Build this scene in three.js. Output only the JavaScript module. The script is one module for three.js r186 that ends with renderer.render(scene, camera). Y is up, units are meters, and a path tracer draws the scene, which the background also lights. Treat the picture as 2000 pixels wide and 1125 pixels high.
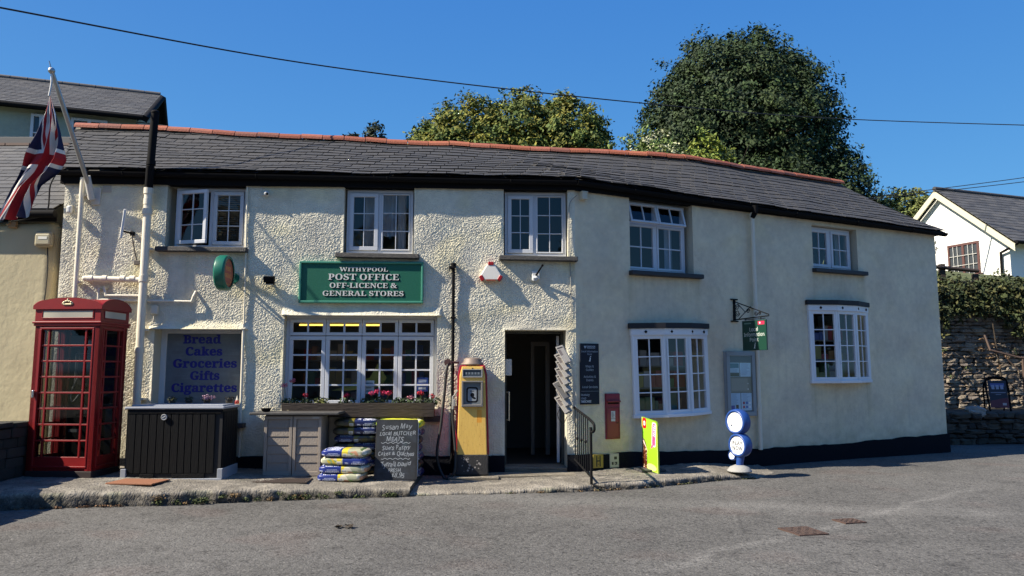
import * as THREE from 'three';
import { RoundedBoxGeometry } from 'three/addons/geometries/RoundedBoxGeometry.js';
import { mergeGeometries } from 'three/addons/utils/BufferGeometryUtils.js';
import { SimplexNoise } from 'three/addons/math/SimplexNoise.js';
import { RectAreaLightUniformsLib } from 'three/addons/lights/RectAreaLightUniformsLib.js';
import { FontLoader } from 'three/addons/loaders/FontLoader.js';
import { TextGeometry } from 'three/addons/geometries/TextGeometry.js';

const { sin, cos, PI, min, max, abs, sqrt, floor, exp, hypot } = Math;
const V = (x, y, z) => new THREE.Vector3(x, y, z);
const scene = new THREE.Scene();
const deg = PI / 180;

// ---------- camera ----------
const camera = new THREE.PerspectiveCamera(42.68, 16 / 9, 0.1, 1200);
camera.position.set(0, 1.6, 0);
camera.rotation.set(Math.atan(162.5 / 1440), 0, 0);

// ---------- sky, sun, exposure ----------
const SUN = V(-3.5, 3.2, 1.14).normalize();
const SKY_GAIN = .64;
{
  const w = 1024, h = 512, d = new Float32Array(w * h * 4);
  for (let j = 0; j < h; j++) for (let i = 0; i < w; i++) {
    const v = (j + .5) / h, u = (i + .5) / w, el = (v - .5) * PI, az = (u - .5) * 2 * PI;
    const x = cos(el) * cos(az), y = sin(el), z = cos(el) * sin(az);
    const k = ((j * w) + i) * 4;
    const g = max(-1, min(1, x * SUN.x + y * SUN.y + z * SUN.z)), ga = Math.acos(g);
    const t = Math.pow(1 - max(0, y), 3.0), t2 = Math.pow(1 - max(0, y), 14);
    let c = [.026 + .135 * t + .16 * t2, .140 + .33 * t + .10 * t2, .475 + .29 * t + .02 * t2];
    const gl = .35 * exp(-ga * 3.2) + .9 * exp(-ga * 14);
    c = [c[0] + gl * .9, c[1] + gl * .85, c[2] + gl * .7];
    if (y < 0) { const f = min(1, -y * 12); c = [c[0] * (1 - f) + .12 * f, c[1] * (1 - f) + .12 * f, c[2] * (1 - f) + .1 * f]; }
    for (let q = 0; q < 3; q++) d[k + q] = c[q] * SKY_GAIN;
    d[k + 3] = 1;
  }
  const sky = new THREE.DataTexture(d, w, h, THREE.RGBAFormat, THREE.FloatType);
  sky.mapping = THREE.EquirectangularReflectionMapping;
  sky.magFilter = THREE.LinearFilter; sky.minFilter = THREE.LinearFilter; sky.needsUpdate = true;
  scene.background = sky; scene.environment = sky;
}
const sun = new THREE.DirectionalLight(new THREE.Color(1, .90, .74), 5.0);
sun.target.position.set(0, 2, -12); sun.position.copy(SUN).multiplyScalar(60).add(sun.target.position);
sun.castShadow = true; sun.shadow.mapSize.set(4096, 4096);
Object.assign(sun.shadow.camera, { left: -32, right: 32, top: 32, bottom: -32, near: 1, far: 160 });
scene.add(sun, sun.target);
const renderer = new THREE.WebGLRenderer({ antialias: true });
renderer.setSize(1024, 576);
renderer.toneMapping = THREE.LinearToneMapping;
renderer.toneMappingExposure = 1.98;
renderer.shadowMap.enabled = true;

// ---------- helpers ----------
function rng(seed) { let a = seed | 0; return () => { a = (a + 0x6d2b79f5) | 0; let t = Math.imul(a ^ (a >>> 15), 1 | a); t = (t + Math.imul(t ^ (t >>> 7), 61 | t)) ^ t; return ((t ^ (t >>> 14)) >>> 0) / 4294967296; }; }
const sx = new SimplexNoise({ random: rng(7) });
const N2 = (x, y) => sx.noise(x, y), N3 = (x, y, z) => sx.noise3d(x, y, z);
const lerp = (a, b, t) => a + (b - a) * t, clamp = (x, a = 0, b = 1) => max(a, min(b, x)), smooth = (a, b, x) => { const t = clamp((x - a) / (b - a)); return t * t * (3 - 2 * t); };
const used = new Map();
const numbered = n => { const k = used.get(n) || 0; used.set(n, k + 1); return k ? n + '_' + String(k).padStart(3, '0') : n; };
function flags(o) { o.traverse(c => { if (c.isMesh) { c.castShadow = true; c.receiveShadow = true; } }); return o; }
function tag(o, label, category, group, kind) { if (label) o.userData.label = label; if (category) o.userData.category = category; if (group) o.userData.group = group; if (kind) o.userData.kind = kind; return o; }
function thing(name, label, category, pos = [0, 0, 0], ry = 0, group) { const o = new THREE.Group(); o.name = numbered(name); o.position.set(...pos); o.rotation.y = ry; scene.add(o); o.updateMatrixWorld(true); return tag(o, label, category, group); }
function clean(g) { let n = g.index ? g.toNonIndexed() : g; for (const k of Object.keys(n.attributes)) if (!['position', 'normal', 'uv', 'color'].includes(k)) n.deleteAttribute(k); n.morphAttributes = {}; return n; }
function merge(list) {
  if (!Array.isArray(list)) return list; if (list.length === 1) return list[0];
  const a = list.map(clean), col = a.some(g => g.attributes.color);
  for (const g of a) { const n = g.attributes.position.count; if (!g.attributes.uv) g.setAttribute('uv', new THREE.BufferAttribute(new Float32Array(n * 2), 2)); if (!g.attributes.normal) g.computeVertexNormals(); if (col && !g.attributes.color) g.setAttribute('color', new THREE.BufferAttribute(new Float32Array(n * 3).fill(1), 3)); }
  return mergeGeometries(a, false);
}
function part(name, geo, mat, parent, kind) { const o = new THREE.Mesh(merge(geo), mat); o.name = parent ? name : numbered(name); o.castShadow = o.receiveShadow = true; (parent || scene).add(o); if (kind) o.userData.kind = kind; return o; }
const struct = (name, geo, mat) => part(name, geo, mat, null, 'structure');
function put(o, M) { const p = o.parent; const m = M.clone(); if (p && p !== scene) { p.updateWorldMatrix(true, false); m.premultiply(p.matrixWorld.clone().invert()); } m.decompose(o.position, o.quaternion, o.scale); o.updateMatrixWorld(true); return o; }
const MX = (x, y, z, rx = 0, ry = 0, rz = 0, s = 1) => new THREE.Matrix4().compose(V(x, y, z), new THREE.Quaternion().setFromEuler(new THREE.Euler(rx, ry, rz)), typeof s === 'number' ? V(s, s, s) : V(...s));
const at = (g, x = 0, y = 0, z = 0, rx = 0, ry = 0, rz = 0) => g.applyMatrix4(MX(x, y, z, rx, ry, rz));
const bx = (w, h, d, x, y, z, rx = 0, ry = 0, rz = 0) => at(new THREE.BoxGeometry(w, h, d), x, y, z, rx, ry, rz);
const rb = (w, h, d, r, x, y, z, rx = 0, ry = 0, rz = 0) => at(new RoundedBoxGeometry(w, h, d, 2, min(r, w / 2.01, h / 2.01, d / 2.01)), x, y, z, rx, ry, rz);
// box between two corners, slightly rounded
const bb = (x0, x1, y0, y1, z0, z1, r = 0) => r ? rb(x1 - x0, y1 - y0, z1 - z0, r, (x0 + x1) / 2, (y0 + y1) / 2, (z0 + z1) / 2) : bx(x1 - x0, y1 - y0, z1 - z0, (x0 + x1) / 2, (y0 + y1) / 2, (z0 + z1) / 2);
const cyl = (r0, r1, h, n, x, y, z, rx = 0, ry = 0, rz = 0) => at(new THREE.CylinderGeometry(r0, r1, h, n), x, y, z, rx, ry, rz);
const sph = (r, x, y, z, sy = 1, n = 14) => { const g = new THREE.SphereGeometry(r, n, max(6, n * .7 | 0)); g.scale(1, sy, 1); return at(g, x, y, z); };
const tube = (pts, r, n = 24, k = 8) => new THREE.TubeGeometry(new THREE.CatmullRomCurve3(pts.map(p => V(...p)), false, 'centripetal'), n, r, k, false);
function rod(a, b, r0, r1 = r0, n = 8) { const A = V(...a), B = V(...b), d = B.clone().sub(A), g = new THREE.CylinderGeometry(r1, r0, d.length(), n); g.applyQuaternion(new THREE.Quaternion().setFromUnitVectors(V(0, 1, 0), d.normalize())); const m = A.add(B).multiplyScalar(.5); g.translate(m.x, m.y, m.z); return g; }
function pipe(pts, r, n = 10) { const l = []; for (let i = 0; i < pts.length - 1; i++) l.push(rod(pts[i], pts[i + 1], r, r, n)); for (let i = 1; i < pts.length - 1; i++) l.push(sph(r * 1.02, ...pts[i], 1, n)); return l; }
function extr(pts, d, bev = 0) { const s = new THREE.Shape(pts.map(p => new THREE.Vector2(...p))); return new THREE.ExtrudeGeometry(s, { depth: d, bevelEnabled: bev > 0, bevelSize: bev, bevelThickness: bev, bevelSegments: 2, curveSegments: 12 }); }
function quad(a, b, c, d, uv = [[0, 0], [1, 0], [1, 1], [0, 1]]) { const g = new THREE.BufferGeometry(), p = [a, b, c, a, c, d], q = [0, 1, 2, 0, 2, 3]; g.setAttribute('position', new THREE.Float32BufferAttribute(p.flat(), 3)); g.setAttribute('uv', new THREE.Float32BufferAttribute(q.map(i => uv[i]).flat(), 2)); g.computeVertexNormals(); return g; }
function paint(g, c) { const n = g.attributes.position.count, a = new Float32Array(n * 3); for (let i = 0; i < n; i++) { a[i * 3] = c[0]; a[i * 3 + 1] = c[1]; a[i * 3 + 2] = c[2]; } g.setAttribute('color', new THREE.BufferAttribute(a, 3)); return g; }
const T = a => a.toArray();

// periodic noise for tiling textures
function hash(x, y, s) { let h = Math.imul(x | 0, 374761393) + Math.imul(y | 0, 668265263) + Math.imul(s | 0, 2147483647 - 61); h = Math.imul(h ^ (h >>> 13), 1274126177); return ((h ^ (h >>> 16)) >>> 0) / 4294967296; }
function pn(x, y, per, s = 0) { const xi = floor(x), yi = floor(y), fx = x - xi, fy = y - yi, a = fx * fx * (3 - 2 * fx), b = fy * fy * (3 - 2 * fy), m = q => ((q % per) + per) % per; return lerp(lerp(hash(m(xi), m(yi), s), hash(m(xi + 1), m(yi), s), a), lerp(hash(m(xi), m(yi + 1), s), hash(m(xi + 1), m(yi + 1), s), a), b); }
function pfbm(u, v, per, oct, s = 0) { let r = 0, a = .5, p = per, n = 0; for (let i = 0; i < oct; i++) { r += a * pn(u * p, v * p, p, s + i * 13); n += a; a *= .55; p *= 2; } return r / n; }
function tex(w, h, fn, { srgb = false, rep = 1, wrap = true } = {}) {
  const d = new Uint8Array(w * h * 4);
  for (let j = 0; j < h; j++) for (let i = 0; i < w; i++) { const c = fn((i + .5) / w, (j + .5) / h), k = (j * w + i) * 4; if (typeof c === 'number') d[k] = d[k + 1] = d[k + 2] = clamp(c) * 255; else for (let q = 0; q < 3; q++) d[k + q] = clamp(c[q]) * 255; d[k + 3] = 255; }
  const t = new THREE.DataTexture(d, w, h); t.magFilter = THREE.LinearFilter; t.minFilter = THREE.LinearMipmapLinearFilter; t.generateMipmaps = true;
  if (wrap) t.wrapS = t.wrapT = THREE.RepeatWrapping; const r = Array.isArray(rep) ? rep : [rep, rep]; t.repeat.set(...r); if (srgb) t.colorSpace = THREE.SRGBColorSpace; t.needsUpdate = true; return t;
}
function canvasTex(w, h, draw) { const c = document.createElement('canvas'); c.width = w; c.height = h; const g = c.getContext('2d'); draw(g, w, h); const t = new THREE.CanvasTexture(c); t.colorSpace = THREE.SRGBColorSpace; t.anisotropy = 8; return t; }
function txt(g, s, x, y, font, fill, align = 'center', wmax) { g.font = font; g.fillStyle = fill; g.textAlign = align; g.textBaseline = 'middle'; wmax ? g.fillText(s, x, y, wmax) : g.fillText(s, x, y); }
const mat = (c, r = .75, o = {}) => { const C = new THREE.Color(); if (Array.isArray(c)) C.setRGB(...c); else C.set(c); return new THREE.MeshStandardMaterial({ color: C, roughness: r, side: THREE.DoubleSide, ...o }); };
const matte = (c, r = .9, o = {}) => new THREE.MeshPhysicalMaterial({ color: new THREE.Color().setRGB(...c), roughness: r, specularIntensity: .25, side: THREE.DoubleSide, ...o });
const print = (t, r = .5, o = {}) => new THREE.MeshStandardMaterial({ map: t, roughness: r, ...o });

// ---------- textures and materials ----------
const bumpFine = tex(512, 512, (u, v) => pfbm(u, v, 64, 3, 1), { rep: 1 });            // 1 m tile of painted render
const bumpGrain = tex(512, 512, (u, v) => pfbm(u, v, 128, 2, 9));
const mottle = tex(512, 512, (u, v) => { const a = pfbm(u, v, 6, 5, 3), b = pfbm(u, v, 40, 3, 5), c = .80 + .26 * (a - .5) + .16 * (b - .5); return [c, c * (.995 + .02 * (a - .5)), c * (.97 + .08 * (.5 - a))]; }, { rep: .31 });
const woodBump = tex(256, 512, (u, v) => pfbm(u * 1.0, v * .08 + .3 * pn(u * 4, v * 2, 4, 2), 24, 4, 4));
const M = {
  cast: mat([.89, .845, .695], .92, { vertexColors: true, map: mottle, bumpMap: bumpFine, bumpScale: .006 }),
  render: mat([.85, .75, .565], .9, { vertexColors: true, map: mottle, bumpMap: bumpFine, bumpScale: .006 }),
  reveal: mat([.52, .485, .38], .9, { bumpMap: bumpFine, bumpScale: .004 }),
  plinth: matte([.007, .008, .012], .9, { bumpMap: bumpFine, bumpScale: .006 }),
  dark: mat([.05, .047, .043], .9), darker: matte([.008, .008, .008], .95),
  black: matte([.006, .006, .007], .8), blackmat: mat([.016, .016, .018], .75, { bumpMap: bumpGrain, bumpScale: .001 }),
  iron: matte([.008, .008, .009], .6),
  upvc: mat([.54, .56, .60], .35), whitewood: mat([.56, .58, .62], .5, { bumpMap: bumpGrain, bumpScale: .0006 }),
  cream: mat([.52, .48, .37], .5), white: mat([.62, .62, .60], .5), grey: mat([.3, .31, .32], .5), lightgrey: mat([.5, .52, .54], .5),
  sill: mat([.035, .034, .036], .55, { bumpMap: bumpFine, bumpScale: .004 }),
  glass: new THREE.MeshPhysicalMaterial({ color: 0xffffff, roughness: .02, transmission: 1, thickness: 0, ior: 1.52, side: THREE.DoubleSide }),
  metal: mat([.42, .42, .41], .35, { metalness: .8 }), chrome: mat([.6, .6, .6], .2, { metalness: 1 }),
  red: mat([.27, .008, .010], .42, { map: mottle }), slate: mat([1, 1, 1], .75, { vertexColors: true, bumpMap: bumpGrain, bumpScale: .002 }),
  under: mat([.02, .02, .022], .9), terracotta: mat([1, 1, 1], .8, { vertexColors: true, bumpMap: bumpFine, bumpScale: .004 }),
  stone: mat([1, 1, 1], .9, { vertexColors: true, bumpMap: bumpFine, bumpScale: .012 }),
  leaf: mat([1, 1, 1], .8, { vertexColors: true }), bark: mat([.07, .055, .04], .95, { bumpMap: bumpFine, bumpScale: .02 }),
  rubber: mat([.012, .012, .012], .55), tinted: mat([.1, .11, .12], .15),
};
M.bow = mat([.72, .735, .76], .35);
M.kiosk = M.glass.clone(); M.kiosk.color.setRGB(.5, .52, .52); M.kiosk.ior = 1.45;
const paper = mat([.30, .29, .275], .8);

// ---------- the two wings of the shop front: origin at a bottom corner, x along the wall, z out of it ----------
const B = V(.97, 0, -11.2), aL = 3 * deg, aR = 26 * deg;
const tL = V(cos(aL), 0, -sin(aL)), nL = V(sin(aL), 0, cos(aL)), tR = V(cos(aR), 0, -sin(aR)), nR = V(sin(aR), 0, cos(aR));
const LW = 7.67, RW = 8.6, A = B.clone().addScaledVector(tL, -LW);
const WL = { o: A, a: aL, t: tL, n: nL }, WR = { o: B, a: aR, t: tR, n: nR };
const wp = (w, u, y, d = 0) => w.o.clone().addScaledVector(w.t, u).addScaledVector(w.n, d).setY(y);
const wm = (w, u, y, d = 0, rz = 0, ry = 0) => { const p = wp(w, u, y, d); return new THREE.Matrix4().compose(p, new THREE.Quaternion().setFromEuler(new THREE.Euler(0, w.a + ry, rz, 'YXZ')), V(1, 1, 1)); };
const onWall = (name, label, category, w, u, y, d = 0, rz = 0, group) => { const o = thing(name, label, category, [0, 0, 0], 0, group); put(o, wm(w, u, y, d, rz)); return o; };
// ---------- road, pavement, terrain ----------
{
  const w = 2048, h = 1366, rr = rng(11), sp = new Float32Array(w * h); // 24 x 16 m of asphalt, one texel 1.2 cm
  for (let i = 0; i < w * h; i++) sp[i] = rr();
  const t = tex(w, h, (u, v) => {
    const i = floor(u * w), j = floor(v * h), s = sp[j * w + i], s2 = sp[((j >> 1) * w + (i >> 1)) % (w * h)];
    const X = -12 + u * 24, Zz = -v * 16;
    let a = N2(X * .35, Zz * .35), b = N2(X * 1.3 + 9, Zz * 1.3), c = N2(X * 5, Zz * 5 + 40);
    let k = .088 + .012 * a + .008 * b + .006 * c + .075 * (s - .5) * (.6 + .4 * b) + .05 * (s2 - .5);
    if (s > .988) k += .07; if (s2 < .03) k -= .035;
    // paler seam across the road, wheel tracks and a resurfaced darker band at the right
    const L = (X - 1.0) * .62 + (Zz + 6.1) * .78 + .1 * N2(X * .9, Zz * .9), seam = exp(-(L * L) / .006) * smooth(.8, 1.6, X) * (1 - smooth(5.5, 7, X));
    const L2 = (X - 4.4) * .62 + (Zz + 6.1) * .78 + .14 * N2(X * .6, 3 + Zz * .6);
    k += seam * .035 * (.5 + s2); k -= .03 * smooth(.0, .5, L2) ;
    const red = smooth(.35, .8, N2(X * .5 + 20, Zz * .7 + 4));
    const st = smooth(.55, .75, N2(X * 1.1 + 50, Zz * 1.1)) * .012 + smooth(.72, .8, N2(X * 2.7 + 5, Zz * 2.7 + 80)) * .018; k -= st;
    const dirt = smooth(.5, 0, abs(Zz + 9.6 - .2 * X)) * .03; k = max(.03, k + dirt);
    const cr1 = N2(X * .45 + 3 + .25 * N2(X * 2.2, Zz * 2.2), Zz * .55 + 8), cr2 = N2(X * .8 + 31 + .2 * N2(X * 3, Zz * 3 + 7), Zz * .6); k *= 1 - .35 * exp(-cr1 * cr1 / .00008) * smooth(-.1, .4, N2(X * .7, Zz * .7 + 60)) - .28 * exp(-cr2 * cr2 / .00012) * smooth(.1, .5, N2(X * .6 + 14, Zz * .8));
    const px = X - 3.15, pz = Zz + 7.85, rx = px * .97 + pz * .24, rz = -px * .24 + pz * .97, ed = max(abs(rx) - .75, abs(rz) - .55); if (ed < 0) k *= .93; k *= 1 - .3 * exp(-ed * ed / .0003);
    return [k * 1.03 + red * .005, k * (1.0) - red * .002, k * .935 - red * .003].map(q => 1.055 * Math.pow(max(q, 0), 1 / 2.4) - .055);
  }, { srgb: true, wrap: false });
  const bt = tex(512, 512, (u, v) => .55 * hash(floor(u * 170), floor(v * 170), 3) + .45 * pfbm(u, v, 96, 2, 21), { rep: [12, 8] });
  const g = new THREE.PlaneGeometry(24, 16, 96, 64); g.rotateX(-PI / 2); g.translate(0, 0, -8);
  const p = g.attributes.position; for (let i = 0; i < p.count; i++) { const x = p.getX(i), z = p.getZ(i); p.setY(i, .006 * N2(x * .8, z * .8) + .012 * N2(x * .2, z * .2)); }
  g.computeVertexNormals();
  const road = struct('road', g, mat([1, 1, 1], .93, { map: t, bumpMap: bt, bumpScale: .008 }));
  // coarser continuation of the street and the village ground out to the horizon
  const far = tex(512, 512, (u, v) => { const k = .088 + .045 * (pfbm(u, v, 128, 2, 31) - .5) + .05 * (pfbm(u, v, 5, 3, 33) - .5); return [k * 1.03, k, k * .94].map(q => 1.055 * Math.pow(q, 1 / 2.4) - .055); }, { srgb: true });
  const st = []; // street sheet around the detailed patch
  const R = (x0, x1, z0, z1) => { const q = quad([x0, -.008, z1], [x1, -.008, z1], [x1, -.008, z0], [x0, -.008, z0], [[x0 / 4, z1 / 4], [x1 / 4, z1 / 4], [x1 / 4, z0 / 4], [x0 / 4, z0 / 4]]); return q; };
  st.push(R(-30, 50, 0, 14), R(12, 50, -22, 0), R(-30, -12, -9, 0), R(-12, 12, -19, -16));
  struct('street', st, mat([1, 1, 1], .93, { map: far }));
  const gr = tex(512, 512, (u, v) => { const k = .05 + .05 * pfbm(u, v, 20, 4, 41), q = pfbm(u, v, 90, 2, 43); return [k * (.8 + .3 * q), k * (1 + .3 * q), k * .4].map(q => 1.055 * Math.pow(q, 1 / 2.4) - .055); }, { srgb: true });
  const gg = new THREE.PlaneGeometry(800, 800, 40, 40); gg.rotateX(-PI / 2); const uv = gg.attributes.uv; for (let i = 0; i < uv.count; i++) uv.setXY(i, uv.getX(i) * 160, uv.getY(i) * 160);
  gg.translate(0, -.05, 0); struct('ground', gg, mat([1, 1, 1], 1, { map: gr }));
  // hillside behind the shop
  const nx = 90, nz = 50, pos = [], idx = [], uvs = [];
  for (let j = 0; j <= nz; j++) for (let i = 0; i <= nx; i++) {
    const x = -70 + 150 * i / nx, dd = j === 0 ? 0 : 160 * Math.pow((j - 1) / (nz - 1), 1.8);
    const zf = x < 9.3 ? -19.2 : lerp(-18.95, -19.7, clamp((x - 9.3) / 20)); const base = lerp(.4, 3.55, smooth(8.6, 9.9, x));
    const y = j === 0 ? -.3 : base + 26 * (1 - exp(-dd / 95)) * 1.0 + .5 * N2(x * .06, dd * .06) * min(1, dd / 6);
    pos.push(x, y, zf - dd); uvs.push(x / 5, dd / 5);
  }
  for (let j = 0; j < nz; j++) for (let i = 0; i < nx; i++) { const a = j * (nx + 1) + i, b = a + 1, c = a + nx + 1, e = c + 1; idx.push(a, b, e, a, e, c); }
  const hg = new THREE.BufferGeometry(); hg.setAttribute('position', new THREE.Float32BufferAttribute(pos, 3)); hg.setAttribute('uv', new THREE.Float32BufferAttribute(uvs, 2)); hg.setIndex(idx); hg.computeVertexNormals();
  struct('hillside', hg, mat([1, 1, 1], 1, { map: gr }));
}
const hillY = (x, z) => { const zf = x < 9.3 ? -19.2 : lerp(-18.95, -19.7, clamp((x - 9.3) / 20)), base = lerp(.4, 3.55, smooth(8.6, 9.9, x)), dd = max(0, zf - z); return base + 26 * (1 - exp(-dd / 95)) + .5 * N2(x * .06, dd * .06) * min(1, dd / 6); };

// pavement strips: rough kerb face and worn top
const paveTex = tex(1024, 1024, (u, v) => { const a = pfbm(u, v, 8, 5, 51), s = pfbm(u, v, 200, 2, 53), b = smooth(.52, .7, pfbm(u, v, 12, 4, 57)); const k = .15 + .10 * (a - .5) + .19 * (s - .5) + .06 * b; return [k * 1.1, k * 1.0, k * .84].map(q => 1.055 * Math.pow(max(.01, q), 1 / 2.4) - .055); }, { srgb: true, rep: .5 });
const M_pave = mat([1, 1, 1], .95, { map: paveTex, bumpMap: bumpFine, bumpScale: .012, vertexColors: true });
function lineAt(pts, x) { for (let i = 0; i < pts.length - 1; i++) if (x <= pts[i + 1][0]) return lerp(pts[i][1], pts[i + 1][1], (x - pts[i][0]) / (pts[i + 1][0] - pts[i][0])); return pts[pts.length - 1][1]; }
const kerbL = [[-12, -7.3], [-5.89, -8.76], [-4.15, -9.12], [-3.47, -9.32], [-2.58, -9.50], [-1.31, -9.68]];
const kerbR = [[-1.31, -9.70], [-.33, -9.82], [.68, -10.03], [1.75, -10.33], [2.82, -10.93], [3.68, -11.29], [4.15, -11.75]];
const wallZ = x => x < B.x ? B.z + (x - B.x) * -Math.tan(aL) : B.z - (x - B.x) * Math.tan(aR);
const paveL = x => .12 + .10 * smooth(-1.3, -6.4, x), paveR = x => .055 + .05 * smooth(-.6, 1.8, x) - .1 * smooth(2.9, 4.1, x);
function paveH(x, z) { const L = x < -1.31, h = L ? paveL(x) : paveR(x), k = lineAt(L ? kerbL : kerbR, x), f = clamp((k - z) / max(.1, k - wallZ(x))); return h + (L ? .02 : .03) * f; }
function pavement(name, kerb, hf, x0, x1, seed, sideWall) {
  const nx = Math.round((x1 - x0) / .035), rows = 44, pos = [], uv = [], col = [], idx = [];
  for (let i = 0; i <= nx; i++) {
    const x = lerp(x0, x1, i / nx), zk = lineAt(kerb, x) + .02 * N2(x * 3, seed) + .015 * N2(x * 11, seed + 4), zw = min(wallZ(x) - .06, zk - .02), h = hf(x);
    for (let j = 0; j <= rows; j++) {
      let z, y, c = 1;
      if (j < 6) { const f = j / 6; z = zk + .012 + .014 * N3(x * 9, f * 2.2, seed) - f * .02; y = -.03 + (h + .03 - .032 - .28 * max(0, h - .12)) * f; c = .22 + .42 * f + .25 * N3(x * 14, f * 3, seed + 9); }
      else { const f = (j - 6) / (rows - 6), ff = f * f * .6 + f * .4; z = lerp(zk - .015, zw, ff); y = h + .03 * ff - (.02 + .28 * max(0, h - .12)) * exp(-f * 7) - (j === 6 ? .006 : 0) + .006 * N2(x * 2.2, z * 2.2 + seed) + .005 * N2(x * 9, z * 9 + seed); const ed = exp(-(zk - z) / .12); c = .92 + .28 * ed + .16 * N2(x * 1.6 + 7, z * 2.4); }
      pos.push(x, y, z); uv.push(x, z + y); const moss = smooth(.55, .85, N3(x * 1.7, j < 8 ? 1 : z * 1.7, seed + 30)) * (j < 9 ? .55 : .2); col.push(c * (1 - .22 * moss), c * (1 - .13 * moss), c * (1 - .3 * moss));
    }
  }
  for (let i = 0; i < nx; i++) for (let j = 0; j < rows; j++) { const a = i * (rows + 1) + j, b = a + rows + 1; idx.push(a, b, a + 1, b, b + 1, a + 1); }
  const g = new THREE.BufferGeometry(); g.setAttribute('position', new THREE.Float32BufferAttribute(pos, 3)); g.setAttribute('uv', new THREE.Float32BufferAttribute(uv, 2)); g.setAttribute('color', new THREE.Float32BufferAttribute(col.map(c => clamp(c, .1, 1.4)), 3)); g.setIndex(idx); g.computeVertexNormals();
  const gs = [g]; if (sideWall) gs.push(paint(quad([x1, -.05, -9.67], [x1, -.05, -11.1], [x1, hf(x1) + .025, -11.1], [x1, hf(x1) - .004, -9.69]), [.6, .58, .5]));
  return struct(name, gs, M_pave);
}
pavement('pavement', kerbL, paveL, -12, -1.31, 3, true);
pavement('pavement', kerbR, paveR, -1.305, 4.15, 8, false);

// ---------- the shop: walls with real openings ----------
const shop = thing('shop_building', 'long cream roughcast village shop bending back at the right under one slate roof', 'building', T(B));
function wallGrid(W, U0, U1, top, holes, cell, disp, stain, yBase = 0) {
  const cut = (a, b, marks) => { const m = [a, ...marks.filter(q => q > a + .004 && q < b - .004), b].sort((p, q) => p - q), o = []; for (let i = 0; i < m.length - 1; i++) { if (m[i + 1] - m[i] < 1e-4) continue; const n = max(1, Math.round((m[i + 1] - m[i]) / cell)); for (let k = 0; k < n; k++) o.push(lerp(m[i], m[i + 1], k / n)); } o.push(b); return o; };
  const us = cut(U0, U1, holes.flatMap(h => [h[0], h[1]])), ys = cut(yBase, top, holes.flatMap(h => [h[2], h[3]]));
  const nu = us.length, ny = ys.length, pos = new Float32Array(nu * ny * 3), uv = new Float32Array(nu * ny * 2), idx = [];
  for (let i = 0; i < nu; i++) for (let j = 0; j < ny; j++) {
    const u = us[i], y = ys[j]; let e = 1; for (const h of holes) { const dx = max(h[0] - u, u - h[1], 0), dy = max(h[2] - y, y - h[3], 0); e = min(e, smooth(0, .045, hypot(dx, dy))); }
    e = min(e, smooth(0, .05, U1 - u), smooth(-.01, .06, u - U0)); const k = (i * ny + j);
    pos[k * 3] = u; pos[k * 3 + 1] = y; pos[k * 3 + 2] = disp(u, y, e); uv[k * 2] = u; uv[k * 2 + 1] = y;
  }
  for (let i = 0; i < nu - 1; i++) for (let j = 0; j < ny - 1; j++) { const u = (us[i] + us[i + 1]) / 2, y = (ys[j] + ys[j + 1]) / 2; if (holes.some(h => u > h[0] && u < h[1] && y > h[2] && y < h[3])) continue; const a = i * ny + j, b = a + ny; idx.push(a, b, b + 1, a, b + 1, a + 1); }
  const g = new THREE.BufferGeometry(); g.setAttribute('position', new THREE.BufferAttribute(pos, 3)); g.setAttribute('uv', new THREE.BufferAttribute(uv, 2)); if (stain) { const c = new Float32Array(nu * ny * 3); for (let i = 0; i < nu; i++) for (let j = 0; j < ny; j++) { const s = stain(us[i], ys[j]), k = (i * ny + j) * 3; c[k] = s[0]; c[k + 1] = s[1]; c[k + 2] = s[2]; } g.setAttribute('color', new THREE.BufferAttribute(c, 3)); }
  g.setIndex(idx); g.computeVertexNormals(); return g;
}
const holesL = [[1.50, 2.66, 3.44, 4.40], [4.14, 5.20, 3.37, 4.40], [6.57, 7.56, 3.35, 4.40], [3.30, 5.57, 1.06, 2.43], [1.42, 2.70, 1.12, 2.22], [6.59, 7.52, .10, 2.22]];
const holesR = [[1.02, 2.30, 3.20, 4.40], [5.09, 6.28, 3.48, 4.30], [1.06, 2.46, .95, 2.18], [4.95, 6.38, 1.45, 2.70]];
const lip = (u, y, u0, u1, y0, h, a) => a * smooth(u0 - .03, u0 + .02, u) * (1 - smooth(u1 - .02, u1 + .03, u)) * (y >= y0 - .001 ? Math.pow(clamp(1 - (y - y0) / h), 1.5) : 0);
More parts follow.
